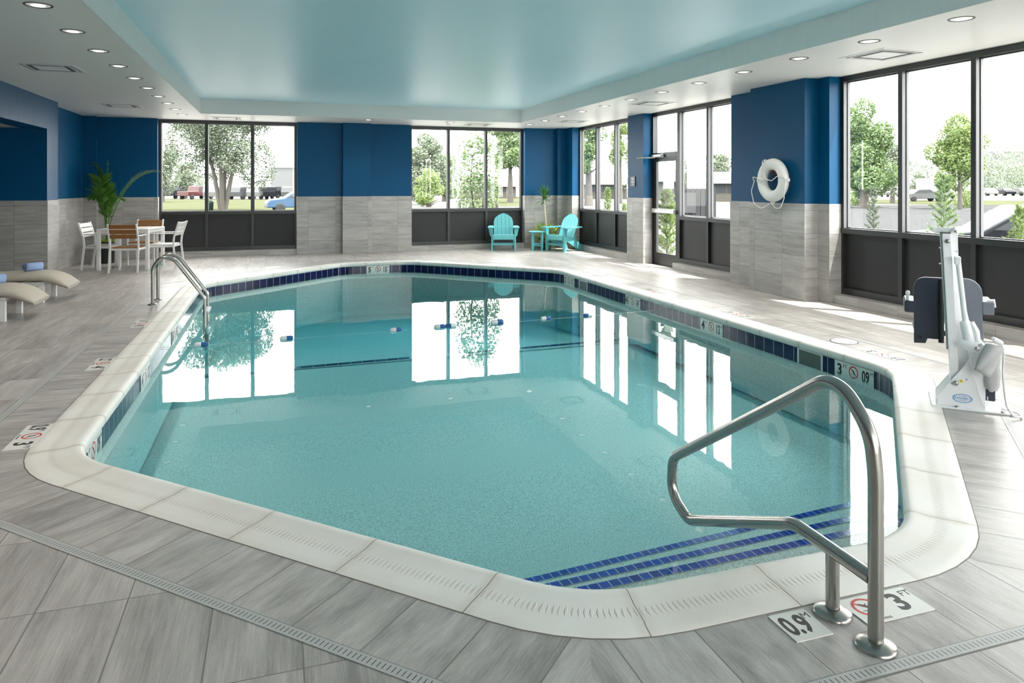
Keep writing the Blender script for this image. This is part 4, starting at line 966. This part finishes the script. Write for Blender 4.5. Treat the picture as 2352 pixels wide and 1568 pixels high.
# ------------------------------------------------------------------ indoor plants
def blade(f, p0, p1, wd, nrm, droop=0, mi=0, seg=4):
    p0, p1 = Vector(p0), Vector(p1); d_ = (p1 - p0); s_ = d_.cross(nrm).normalized(); P_ = []
    for k in range(seg + 1):
        t = k / seg; c = p0.lerp(p1, t) + Vector((0, 0, -droop * t * t)); w_ = wd * (math.sin(PI * min(1, .12 + t * .88)) ** .6) * (1 - t * .2)
        if k == seg: w_ = wd * .03
        P_ += [c - s_ * w_, c + s_ * w_]
    f.add(P_, [(2 * k, 2 * k + 1, 2 * k + 3, 2 * k + 2) for k in range(seg)], mi=mi)
def frond(f, path, ln, wd=.012, mi=0, n=26, start=.25):
    path = [Vector(p_) for p_ in path]
    def at(t):
        m_ = len(path) - 1; k = min(int(t * m_), m_ - 1); return path[k].lerp(path[k + 1], t * m_ - k)
    for k in range(n):
        t = start + (1 - start) * k / (n - 1); p_ = at(t); tg = (at(min(1, t + .03)) - at(max(0, t - .03))).normalized()
        side = tg.cross(Vector((0, 0, 1)))
        if side.length < .2: side = Vector((1, 0, 0))
        side.normalize(); up = side.cross(tg); L_ = ln * (math.sin(PI * (.15 + .8 * (t - start) / (1 - start))) ** .7) * random.uniform(.85, 1.1)
        for s_ in (-1, 1):
            d_ = (side * s_ * .75 + tg * .7 + up * .25).normalized(); blade(f, p_, p_ + d_ * L_, wd, up, droop=L_ * .18, mi=mi)
def arc(p0, az, reach, height, end_drop, n=10):
    out = []
    for k in range(n + 1):
        t = k / n; out.append(Vector(p0) + Vector((math.cos(az) * reach * t ** 1.5, math.sin(az) * reach * t ** 1.5, height * math.sin(t * PI / 2) - end_drop * t ** 3)))
    return out
r = empty('potted_palm', (-3.20, 15.98, 0)); tag(r, 'tall potted palm with arching green fronds behind the dining table', 'palm')
f = MB(); f.lathe([(.001, .0), (.13, 0), (.145, .02), (.20, .38), (.215, .40), (.215, .43), (.195, .43), (.19, .40), (.001, .40)], n=28); f.build('pot', m_pot, r)
f = MB(); f.lathe([(.19, .405), (.1, .42), (.001, .425)], n=16); f.build('soil', m_soil, r)
fr_list = [(0, 1.05, 1.52, .16, .36), (PI * 1.02, .22, 1.40, .22, .27), (PI * 1.1, .24, 1.60, .10, .25), (PI * 1.35, .38, 1.20, .34, .30), (0.3, .03, 1.60, 0, .05), (PI * 1.1, .15, 1.45, .1, .3), (PI * 1.6, .2, 1.1, .25, .26), (-.5, .35, 1.05, .25, .2), (PI * .6, .2, 1.2, .1, .25)]
for az, reach, hh, dp_, ln in fr_list:
    p_ = arc((0, 0, .42), az, reach, hh, dp_, 12); f = MB(); f.tube(p_, [.010 - .0006 * k for k in range(13)], 6)
    frond(f, p_, ln, .010, n=40 if ln > .1 else 8, start=.30); f.build('frond', m_palm, r)
f = MB()
for k in range(40):
    a = random.uniform(0, 2 * PI); q = random.uniform(.05, .19); p_ = Vector((q * math.cos(a), q * math.sin(a), .42)); blade(f, p_, p_ + Vector((math.cos(a) * .06, math.sin(a) * .06, random.uniform(.03, .10))), .02, Vector((0, 0, 1)))
f.build('groundcover', m_lime, r)
r = empty('potted_dracaena', (6.18, 16.30, 0)); tag(r, 'slender dracaena with spiky top above lime and pink underplanting in the right corner', 'plant')
f = MB(); f.lathe([(.001, .0), (.13, 0), (.14, .02), (.17, .24), (.18, .25), (.18, .27), (.16, .27), (.001, .25)], n=24); f.build('pot', m_pot, r)
f = MB(); f.tube([(.03, 0, .25), (.02, 0, .6), (-.01, 0, .9), (-.02, 0, 1.22)], [.030, .028, .024, .026], 12); f.build('cane', m_cane, r)
f = MB()
for k in range(90):
    a = random.uniform(0, 2 * PI); el = random.uniform(-.2, 1.45) ; z0 = random.uniform(1.12, 1.28); L_ = random.uniform(.26, .40); p_ = Vector((-.02, 0, z0)); d_ = Vector((math.cos(a) * math.cos(el), math.sin(a) * math.cos(el), math.sin(el)))
    blade(f, p_, p_ + d_ * L_, .016, Vector((-math.sin(a), math.cos(a), .01)).cross(d_), droop=.06 * math.cos(el))
f.build('leaf_crown', m_drac, r)
f = MB()
for k in range(330):
    a = random.uniform(0, 2 * PI); q = random.uniform(.05, .30) ; z = random.uniform(.12, .62) - q * .35; p_ = Vector((q * math.cos(a), q * math.sin(a) - .05, z)); d_ = Vector((math.cos(a), math.sin(a), random.uniform(-.4, .8))).normalized()
    blade(f, p_, p_ + d_ * random.uniform(.06, .12), .03, Vector((0, 0, 1)), seg=3)
f.build('lime_foliage', m_lime, r)
for k in range(22):
    f = MB(); p_ = Vector((random.uniform(-.34, .0), random.uniform(-.3, -.1), random.uniform(.10, .38)))
    for j in range(5): a = j * 2 * PI / 5; blade(f, p_, p_ + Vector((math.cos(a) * .025, -.01, math.sin(a) * .025)), .012, Vector((0, 1, 0)), seg=2)
    f.build('pink_flower', m_pink, r)
r = empty('potted_fern', (-4.22, 12.9, 0)); tag(r, 'leafy potted plant at the left picture edge in the alcove', 'plant')
f = MB(); f.lathe([(.001, .0), (.10, 0), (.15, .28), (.16, .30), (.14, .30), (.001, .28)], n=20); f.build('pot', m_pot, r)
f = MB()
for k in range(70):
    a = random.uniform(0, 2 * PI); el = random.uniform(.1, 1.3); p_ = Vector((0, 0, .29)); d_ = Vector((math.cos(a) * math.cos(el), math.sin(a) * math.cos(el), math.sin(el))); blade(f, p_, p_ + d_ * random.uniform(.2, .34), .014, Vector((0, 0, 1)), droop=.05)
f.build('foliage', m_lime, r)

# ------------------------------------------------------------------ outside
GZ = -.30
def mgrass(name, a, b2, sc_):
    return simple(name, tuple((x + y) / 2 for x, y in zip(a, b2)), .95, noise=.25, scale=sc_, spec=.0)
m_lawn = mgrass('lawn_grass', (.046, .051, .029), (.060, .063, .040), .4); m_asph = simple('sunbleached_asphalt', (.046, .047, .049), .9, noise=.08, scale=.4, spec=.0)
m_conc = simple('pale_concrete', (.12, .118, .115), .9, noise=.06, scale=.5, spec=.0); m_linep = simple('parking_line_paint', (.11, .11, .11), .8, spec=0)
mb = MB()
for a in ((-260, -8.6, -80, 420), (7.1, 260, -80, 420), (-8.6, 7.1, -80, -4.1), (-8.6, 7.1, 16.95, 420)): mb.box(a[0], a[1], a[2], a[3], GZ - .5, GZ)
g_ = structure(mb.build('ground', m_conc))
def patch(name, m_, pts, z, label, cat):
    mb = MB(); P_ = [Vector(p_) for p_ in pts]; mb.prism([(p_.x, p_.y) for p_ in P_], GZ - .02, GZ + z); o = mb.build(name, m_); structure(o); return o
def gd(u, v): 
    d_ = F_PX * (EYE - GZ) / (v - HOR); return pt(u, v, d_)
patch('lawn', m_lawn, [gd(300, 500), gd(760, 500), gd(760, 457.5), gd(300, 457.5)], .02, '', '')
patch('lawn', m_lawn, [gd(1080, 474), gd(1240, 474), gd(1240, 452), gd(1080, 452)], .02, '', '')
patch('parking_lot', m_asph, [(11, -30), (90, -30), gd(2700, 471), gd(1860, 471), (11, 14)], .01, '', '')
patch('lawn', m_lawn, [gd(1540, 462), gd(2500, 475), gd(2600, 463), gd(1540, 455)], .03, '', '')
patch('lawn', m_lawn, [gd(1900, 446), gd(2600, 446), gd(2600, 442), gd(1900, 442)], .03, '', '')
patch('planting_bed', simple('pale_gravel', (.40, .39, .37), .95, noise=.2, scale=30, spec=0), [(7.2, -6), (10, -6), (10, 19.5), (-8, 19.5), (-8, 17.1), (7.2, 17.1)], .03, '', '')
mb = MB()
for k in range(9):
    a = gd(1960 + k * 62, 478 + k * 1.2); d_ = Vector((.87, .5, 0)); q = Vector((-.5, .87, 0)); 
    P_ = [a - q * .07, a + d_ * 5 - q * .07, a + d_ * 5 + q * .07, a + q * .07]; mb.prism([(p_.x, p_.y) for p_ in P_], GZ, GZ + .016)
structure(mb.build('parking_lines', m_linep))

def crown_mesh(name, blobs, nleaf, ls, mat, seed):
    rnd = random.Random(seed); f = MB(); tot = sum(b_[3] * b_[4] for b_ in blobs)
    for (x, y, z, rx, rz_) in blobs:
        for k in range(int(2.2 * nleaf * rx * rz_ / tot)):
            a = rnd.uniform(0, 2 * PI); c = rnd.uniform(-1, 1); q = rnd.uniform(.55, 1.05) ** .6; s_ = math.sqrt(1 - c * c)
            p_ = Vector((x + rx * q * s_ * math.cos(a), y + rx * q * s_ * math.sin(a), z + rz_ * q * c))
            d1 = Vector((rnd.gauss(0, 1), rnd.gauss(0, 1), rnd.gauss(0, .7))).normalized(); d2 = d1.cross(Vector((rnd.gauss(0, 1), rnd.gauss(0, 1), rnd.gauss(0, 1)))).normalized()
            l_ = ls * .58 * rnd.uniform(.5, 1.5); f.add([p_ - d1 * l_, p_ + d2 * l_ * .45, p_ + d1 * l_, p_ - d2 * l_ * .45], [(0, 1, 2, 3)])
    return f
def tree(name, u, v, d_, top, wpx, mat, label, cat='tree', group=None, kind='round', nleaf=5200, ls=None, trunks=1, seed=1, tw=None, base=None):
    """stands at column u, d_ metres out; top = pixel row of its tip, wpx = crown width in the survey photo"""
    rnd = random.Random(seed); p_ = pt(u, HOR, d_); p_.z = GZ; H_ = EYE + (HOR - top) / F_PX * d_ - GZ; W_ = wpx / F_PX * d_ / 2
    r = empty(name, p_); tag(r, label, cat, group); ls = ls or W_ * .085; tw = tw or W_ * .09
    cb = base if base is not None else .28
    f = MB(); tips = []
    for k in range(trunks):
        a = 2 * PI * k / max(1, trunks) + seed; sx = .25 * W_ * (trunks > 1)
        q = [(math.cos(a) * tw * (trunks > 1), math.sin(a) * tw * (trunks > 1), 0), (math.cos(a) * sx * .6, math.sin(a) * sx * .6, H_ * .25), (math.cos(a) * sx * 1.5, math.sin(a) * sx * 1.5, H_ * .55), (math.cos(a) * sx, math.sin(a) * sx, H_ * .85)]
        f.tube(q, [tw * 1.5, tw, tw * .6, tw * .15], 8)
    for k in range(12):
        a = rnd.uniform(0, 2 * PI); z = H_ * rnd.uniform(cb, .75); L_ = W_ * rnd.uniform(.5, .85); f.tube([(0, 0, z - L_ * .1), (math.cos(a) * L_ * .5, math.sin(a) * L_ * .5, z + L_ * .25), (math.cos(a) * L_, math.sin(a) * L_, z + L_ * .38)], [tw * .4, tw * .22, tw * .05], 5)
    f.build('trunk', m_trunk, r)
    bl = []
    if kind == 'round':
        for k in range(16):
            t = rnd.uniform(0, 1); z = H_ * (cb + (1 - cb) * (.12 + .76 * t)); wz = W_ * (math.sin(PI * (.18 + .72 * t)) ** .7); a = rnd.uniform(0, 2 * PI); q = wz * rnd.uniform(.25, .68)
            bl.append((math.cos(a) * q, math.sin(a) * q, z, W_ * rnd.uniform(.28, .42), H_ * (1 - cb) * rnd.uniform(.10, .17)))
        bl.append((0, 0, H_ * (1 - .12), W_ * .3, H_ * .11)); bl.append((0, 0, H_ * (cb + (1 - cb) * .5), W_ * .5, H_ * (1 - cb) * .3))
    elif kind == 'cone':
        f = MB()
        for k in range(70):
            t = k / 69; z = H_ * (.06 + .90 * t); L_ = (W_ * (1 - t) ** .75 + W_ * .10) * rnd.uniform(.65, 1.1); a = k * 2.4 + rnd.uniform(-.4, .4); p0 = Vector((0, 0, z)); p1 = Vector((math.cos(a) * L_, math.sin(a) * L_, z + L_ * rnd.uniform(.55, 1.1)))
            for q in range(nleaf // 70 * 2):
                u_ = rnd.uniform(.1, 1.0); c = p0.lerp(p1, u_); d1 = ((p1 - p0).normalized() + Vector((rnd.gauss(0, .55), rnd.gauss(0, .55), rnd.gauss(.1, .5)))).normalized(); d2 = d1.cross(Vector((rnd.gauss(0, 1), rnd.gauss(0, 1), rnd.gauss(0, 1)))).normalized(); l_ = ls * rnd.uniform(.5, 1.1)
                f.add([c, c + d1 * l_ + d2 * l_ * .13, c + d1 * l_ * 2, c + d1 * l_ - d2 * l_ * .13], [(0, 1, 2, 3)])
        f.tube([(0, 0, H_ * .9), (0, 0, H_)], [ls * .2, .001], 4); f.build('crown', mat, r); return r
        for k in range(22):
            t = k / 21; z = H_ * (cb + (1 - cb) * (t * .97 + .02)); wz = W_ * (1 - t) ** .8 * .9 + W_ * .06; a = k * 2.4; bl.append((math.cos(a) * wz * .45, math.sin(a) * wz * .45, z, wz * .6 + .01, H_ * .05))
    elif kind == 'sparse':
        for k in range(34):
            t = rnd.uniform(0, 1); z = H_ * (cb + (1 - cb) * (.05 + .9 * t)); wz = W_ * (math.sin(PI * (.15 + .75 * t)) ** .6); a = rnd.uniform(0, 2 * PI); q = wz * rnd.uniform(.2, .9)
            bl.append((math.cos(a) * q, math.sin(a) * q, z, W_ * .20, H_ * .03))
        bl = bl[:16] + [(0, 0, H_ * .62, W_ * .85, H_ * .34), (0, 0, H_ * .45, W_ * .8, H_ * .2), (0, 0, H_ * .75, W_ * .55, H_ * .2)]
    crown_mesh(name, bl, nleaf, ls, mat, seed).build('crown', mat, r)
    return r
GT = 'trees seen through the windows'
tree('pine_tree', 512, 0, 52, 105, 285, m_leaf[0], 'large grey-green multi-stemmed pine filling the left back window', group=GT, trunks=4, nleaf=30000, ls=.14, seed=3, tw=.12, base=.06)
tree('leafy_tree', 372, 0, 80, 322, 90, m_leaf[3], 'green tree at the left edge of the left back window', group=GT, seed=5, nleaf=4000, base=.1)
tree('leafy_tree', 425, 0, 105, 372, 90, m_leaf[3], 'low green tree behind the parked pickups', group=GT, seed=6, nleaf=3000, base=.1)
tree('leafy_tree', 975, 0, 70, 303, 125, m_leaf[3], 'tall leafy tree at the left of the right-hand back window', group=GT, seed=7, nleaf=7000, base=.08)
tree('leafy_tree', 1020, 0, 84, 352, 90, m_leaf[1], 'lower green tree behind the white roadside wall', group=GT, seed=8, nleaf=4200, base=.05)
tree('leafy_bush', 985, 0, 62, 385, 90, m_leaf[2], 'yellow-green bush beside the white roadside wall', 'bush', seed=9, nleaf=3500, base=.02)
tree('young_tree', 1098, 0, 19, 286, 130, m_leaf[1], 'slender multi-stemmed young tree in the middle of the right-hand back window', group=GT, kind='sparse', trunks=4, seed=10, tw=.018, nleaf=1500, ls=.075, base=.20)
tree('leafy_tree', 1172, 0, 78, 268, 130, m_leaf[1], 'broad shade tree at the right of the right-hand back window', group=GT, seed=11, nleaf=6500, tw=.26, base=.36)
tree('leafy_tree', 1352, 0, 66, 262, 95, m_leaf[1], 'shade tree seen through the first narrow window of the right wall', group=GT, seed=12, nleaf=5500, tw=.3, base=.34)
tree('leafy_tree', 1425, 0, 74, 262, 90, m_leaf[2], 'light green tree seen through the last of the narrow windows', group=GT, seed=13, nleaf=4200, base=.35)
tree('leafy_tree', 1596, 0, 76, 352, 78, m_leaf[3], 'small grey-green tree behind the dark fence', group=GT, seed=14, nleaf=4500, tw=.12, base=.08)
tree('leafy_tree', 1650, 0, 110, 352, 100, m_leaf[3], 'dark round tree behind the low house', group=GT, seed=15, nleaf=3500, base=.2)
tree('leafy_tree', 1985, 0, 60, 222, 165, m_leaf[1], 'tall bright green tree at the left of the big right window', group=GT, seed=16, nleaf=12000, ls=.20, base=.0)
tree('leafy_tree', 2050, 0, 75, 325, 90, m_leaf[3], 'lower dull green tree behind the tall bright tree', group=GT, seed=17, nleaf=4200, base=.1)
tree('leafy_tree', 2205, 0, 56, 256, 150, m_leaf[2], 'yellow-green tree by the mullion of the big right window', group=GT, seed=18, nleaf=9000, ls=.17, base=.14, tw=.12)
tree('leafy_tree', 2105, 0, 110, 392, 60, m_leaf[3], 'small tree left of the white van', group=GT, seed=19, nleaf=1800, base=.1)
GC = 'small conifers planted outside the right wall'
tree('small_conifer', 2006, 0, 14, 425, 48, m_leaf[0], 'narrow young conifer outside the first pane of the big right window', 'shrub', GC, 'cone', 2600, .035, seed=20, tw=.015, base=.02)
tree('small_conifer', 2168, 0, 11, 396, 105, m_leaf[1], 'bushy young conifer outside the second pane behind the pool lift', 'shrub', GC, 'cone', 4200, .035, seed=21, tw=.018, base=.02)
tree('small_conifer', 2345, 0, 9.5, 470, 120, m_leaf[2], 'grassy young conifer in front of the dark car', 'shrub', GC, 'cone', 3600, .035, seed=22, tw=.015, base=.0)
tree('small_conifer', 1532, 0, 15.5, 430, 75, m_leaf[2], 'bright green young conifer seen through the glass door', 'shrub', GC, 'cone', 5000, .05, seed=23, tw=.02, base=.0)
tree('small_conifer', 1396, 0, 19, 428, 36, m_leaf[2], 'lime young conifer outside the middle narrow window', 'shrub', GC, 'cone', 2600, .04, seed=24, tw=.02, base=.0)
tree('small_conifer', 1434, 0, 19, 465, 34, m_leaf[2], 'low lime shrub outside the last narrow window', 'shrub', GC, 'cone', 1800, .04, seed=25, tw=.02, base=.0)
def hedge(u0, u1, top, d_, mat, label, seed, cat='hedge'):
    rnd = random.Random(seed); a, b2 = pt(u0, HOR, d_), pt(u1, HOR, d_); H_ = EYE + (HOR - top) / F_PX * d_ - GZ; c = (a + b2) / 2; c.z = GZ; f = MB(); dv = b2 - a
    bl = []
    nb = max(3, int(dv.length / H_ * 1.6))
    for k in range(nb):
        t = (k + .5) / nb - .5; bl.append((dv.x * t, dv.y * t, H_ * rnd.uniform(.32, .5), max(dv.length / nb * .8, H_ * .3), H_ * rnd.uniform(.42, .55)))
    o = crown_mesh('hedge', bl, min(14000, 900 * nb), H_ * .045, mat, seed).build('hedge', mat); o.location = c; tag(o, label, cat); return o
hedge(1952, 1985, 430, 66, m_leaf[2], 'clipped low hedge under the tall bright tree', 31); hedge(2200, 2236, 430, 60, m_leaf[2], 'clipped low hedge beside the yellow-green tree', 32)
hedge(1860, 2700, 358, 230, m_leaf[3], 'distant wooded ridge beyond the car park on the right', 33, 'treeline'); hedge(2240, 2640, 322, 300, m_leaf[3], 'far hazy tree line behind the low buildings at right', 34, 'treeline')
hedge(1480, 1720, 405, 190, m_leaf[3], 'distant trees seen beyond the low house', 35, 'treeline'); hedge(930, 1100, 372, 160, m_leaf[3], 'dense trees behind the roadside wall', 36, 'treeline')
hedge(300, 560, 395, 190, m_leaf[3], 'far trees behind the parked cars at left', 37, 'treeline')

m_cw = simple('white_car_paint', (.10, .102, .105), .2, coat=.5); m_cr = simple('red_car_paint', (.045, .008, .009), .3); m_cd = simple('dark_car_paint', (.006, .007, .010), .4, spec=.08); m_cs = simple('silver_car_paint', (.04, .042, .045), .3)
m_cb = simple('blue_car_paint', (.012, .04, .085), .3); m_cg = simple('car_glass', (.035, .038, .042), .3, spec=.2); m_tyre = simple('tyre_rubber', (.004, .004, .004), .8)
CARS = {'sedan': ([(-2.3, .35), (-2.3, .75), (-2.15, .9), (-1.5, .98), (-.85, 1.42), (.45, 1.45), (1.15, 1.0), (2.1, .88), (2.3, .7), (2.3, .35)], [(-1.35, 1.0), (-.8, 1.37), (.42, 1.40), (1.0, 1.02)]),
        'suv': ([(-2.3, .4), (-2.35, 1.0), (-2.2, 1.65), (-1.9, 1.75), (.5, 1.75), (1.1, 1.15), (2.2, 1.05), (2.35, .8), (2.35, .4)], [(-2.05, 1.15), (-1.95, 1.62), (.42, 1.65), (.92, 1.17)]),
        'pickup': ([(-2.8, .45), (-2.8, 1.1), (-.7, 1.1), (-.6, 1.8), (.9, 1.82), (1.45, 1.2), (2.7, 1.12), (2.8, .9), (2.8, .45)], [(-.5, 1.2), (-.42, 1.7), (.85, 1.72), (1.25, 1.22)]),
        'van': ([(-3.2, .5), (-3.2, 2.9), (1.4, 2.9), (1.45, 2.1), (2.0, 2.0), (2.5, 1.3), (3.0, 1.2), (3.0, .5)], [(1.5, 1.3), (1.5, 1.95), (1.95, 1.93), (2.3, 1.32)])}
def car(kind, u, d_, rz, paint_, label):
    p_ = pt(u, HOR, d_); p_.z = GZ; r = empty(kind, p_, R(rz)); tag(r, label, 'van' if kind == 'van' else 'car', 'vehicles parked outside')
    body, win = CARS[kind]; w_ = .9 if kind != 'van' else 1.1
    f = MB(); f.prism(body, -w_, w_, 'y'); f.build('body', paint_, r, bevel=.06)
    f = MB(); f.prism(win, -w_ - .01, w_ + .01, 'y')
    zt = max(z for x, z in body); xr = max(x for x, z in win)
    f.build('side_window', m_cg, r)
    for (xa, za), (xb, zb_) in {'sedan': [((.60, 1.354), (1.04, 1.071)), ((-.95, 1.352), (-1.40, 1.048))], 'suv': [((.55, 1.70), (1.05, 1.22))], 'pickup': [((.95, 1.77), (1.40, 1.26))], 'van': [((1.44, 2.05), (1.47, 1.4))]}[kind]:
        f = MB(); nx, nz_ = (zb_ - za), -(xb - xa); L_ = math.hypot(nx, nz_); sg = -1 if nz_ < 0 else 1; nx, nz_ = nx / L_ * sg * .004, nz_ / L_ * sg * .004; ww = w_ - .14
        f.add([(xa + nx, -ww, za + nz_), (xb + nx, -ww, zb_ + nz_), (xb + nx, ww, zb_ + nz_), (xa + nx, ww, za + nz_)], [(0, 1, 2, 3)]); f.build('windscreen', m_cg, r)
    xs_ = [x for x, z in body]; f = MB()
    for x in (min(xs_) + .85, max(xs_) - .85):
        o_ = MB(); 
        for s_ in (-1, 1): o_ = MB(); o_.lathe([(.001, -.11), (.20, -.12), (.33, -.11), (.34, 0), (.33, .11), (.20, .12), (.001, .11)], (x, s_ * (w_ - .1), .33), n=18, M=RX(90)); o_.build('wheel', m_tyre, r)
    return r
vd = math.degrees(-YAW)
car('pickup', 388, 100, vd + 70, m_cd, 'black pickup at the left end of the row of parked vehicles')
car('pickup', 452, 99, vd + 75, m_cr, 'red pickup in the row of parked vehicles left of the pine')
car('suv', 500, 98, vd + 85, m_cw, 'white vehicle parked just left of the pine trunks'); car('suv', 558, 98, vd + 80, m_cs, 'silver vehicle half hidden behind the pine trunks')
car('suv', 600, 98, vd + 80, m_cw, 'white vehicle parked right of the pine trunks'); car('suv', 638, 98, vd + 80, m_cd, 'dark blue vehicle parked right of the pine'); car('suv', 678, 98, vd + 80, m_cs, 'grey vehicle at the right edge of the left back window')
car('sedan', 690, 50, vd + 205, m_cb, 'light blue car on the drive at the right edge of the left back window')
car('van', 948, 95, vd + 0, m_cw, 'white box truck at the left edge of the right-hand back window')
car('van', 2164, 104, vd + 0, m_cw, 'white van in the car park behind the bushy conifer')
car('sedan', 2118, 84, vd + 0, m_cs, 'silver car beside the white van'); car('sedan', 1995, 120, vd + 80, m_cw, 'white car half hidden by the tall bright tree'); car('sedan', 2044, 120, vd + 80, m_cs, 'silver car right of the tall bright tree')
car('sedan', 2268, 135, vd + 80, m_cw, 'white car in the far row at the right'); car('sedan', 2308, 135, vd + 80, m_cd, 'dark car in the far row at the right'); car('sedan', 2346, 135, vd + 80, m_cs, 'silver car in the far row at the picture edge')
car('sedan', 2395, 13.5, vd + 160, m_cd, 'dark car parked close outside the big right window')
def house(u0, u1, top, d_, mwall, mroof, label, depth=12, roofh=1.2, flat=False, wins=3):
    a, b2 = pt(u0, HOR, d_), pt(u1, HOR, d_); c = (a + b2) / 2; c.z = GZ; L_ = (b2 - a).length; H_ = EYE + (HOR - top) / F_PX * d_ - GZ
    r = empty('house' if not flat else 'commercial_building', c, math.atan2((b2 - a).y, (b2 - a).x)); tag(r, label, 'building')
    hw = H_ if flat else H_ - roofh
    MB().box(-L_ / 2, L_ / 2, 0, depth, 0, hw).build('wall', mwall, r)
    if flat: MB().box(-L_ / 2 - .1, L_ / 2 + .1, -.1, depth + .1, hw, hw + .15).build('roof', mroof, r)
    else: MB().prism([(-.8, hw - .1), (depth / 2, H_), (depth + .8, hw - .1)], -L_ / 2 - .6, L_ / 2 + .6, 'x').build('roof', mroof, r)
    for k in range(wins):
        x = -L_ / 2 + (k + .5) * L_ / wins; MB().box(x - .7, x + .7, -.04, .02, 1.0, min(2.1, hw - .2)).build('window', m_cg, r)
m_hw = simple('cream_render', (.070, .064, .056), .9); m_hr = simple('brown_shingle', (.052, .044, .038), .9); m_hg = simple('grey_shingle', (.050, .052, .056), .9); m_wb = simple('white_cladding', (.085, .088, .092), .7)
house(622, 700, 386, 130, m_wb, m_wb, 'white flat-roofed building behind the parked vehicles', flat=True, wins=0)
house(1062, 1185, 402, 105, m_hw, m_hr, 'low cream house with brown roof behind the slender young tree', roofh=1.6)
house(1345, 1440, 396, 100, m_hw, m_hr, 'low cream house seen through the narrow windows', roofh=1.6)
house(1500, 1580, 388, 90, m_wb, m_hg, 'white house seen through the upper door glass', roofh=1.5, wins=1)
house(1638, 1700, 392, 84, m_hw, m_hg, 'low house with grey roof right of the dark fence', roofh=1.4, wins=2)
house(2282, 2352, 348, 320, m_hg, m_hg, 'far grey building on the ridge at the right', flat=True, wins=0)
# dark bin enclosure, roadside wall, bollards, litter bin, power line
p_ = pt(1592, HOR, 34); p_.z = GZ; r = empty('bin_enclosure', p_, -YAW); tag(r, 'dark slatted bin enclosure seen through the windows right of the door', 'enclosure')
f = MB()
for k in range(9): f.box(-1.05 + k * .235, -.84 + k * .235, 0, .04, 0, 1.72)
f.build('gate_boards', simple('dark_board', (.010, .011, .014), .7), r); MB().box(-.62, .1, -.12, -.05, .55, 1.5).build('notice_board', simple('grey_board', (.03, .032, .035), .7), r); MB().box(-1.1, 1.1, .05, 2.0, 0, 1.65).build('enclosure_wall', simple('slate_wall', (.012, .013, .015), .8), r)
f = MB(); c0 = gd(955, 452); q = [gd(950, 456), gd(985, 450), gd(1010, 447.5), gd(1040, 447)]
for a, b2 in zip(q, q[1:]):
    d_ = (b2 - a); d_.z = 0; nn_ = Vector((-d_.y, d_.x, 0)).normalized() * .15; H_ = .9
    f.prism([(p_.x, p_.y) for p_ in (a - nn_, b2 - nn_, b2 + nn_, a + nn_)], GZ, GZ + H_)
tag(f.build('roadside_wall', simple('white_stone', (.085, .083, .078), .9, noise=.2, scale=2), center=True), 'low white roadside wall in front of the leafy trees', 'wall')
for u, v, lab in ((1056, 474, 'short brown post left of the slender young tree'), (1141, 477, 'short brown post right of the slender young tree')):
    a = gd(u, v + 4); f = MB(); f.lathe([(.001, 0), (.11, 0), (.11, .65), (.001, .68)], n=12); o = f.build('bollard', m_bark); o.location = a; tag(o, lab, 'post', 'short posts by the path')
a = gd(481, 485); f = MB(); f.lathe([(.001, 0), (.25, 0), (.28, .6), (.30, .62), (.24, .75), (.001, .8)], n=16); o = f.build('litter_bin', simple('green_bin', (.010, .022, .020), .5)); o.location = a; tag(o, 'small dark green litter bin on the lawn left of the pine', 'bin')
f = MB(); A, B = pt(1200, 372, 90), pt(2560, 345, 90)
for dz in (0, -.5): f.tube([A.lerp(B, k / 24) + Vector((0, 0, dz - 1.2 * math.sin(PI * k / 24))) for k in range(25)], .02, 5)
tag(f.build('power_line', m_dark, center=True), 'pair of thin overhead power lines crossing behind the right windows', 'cable')
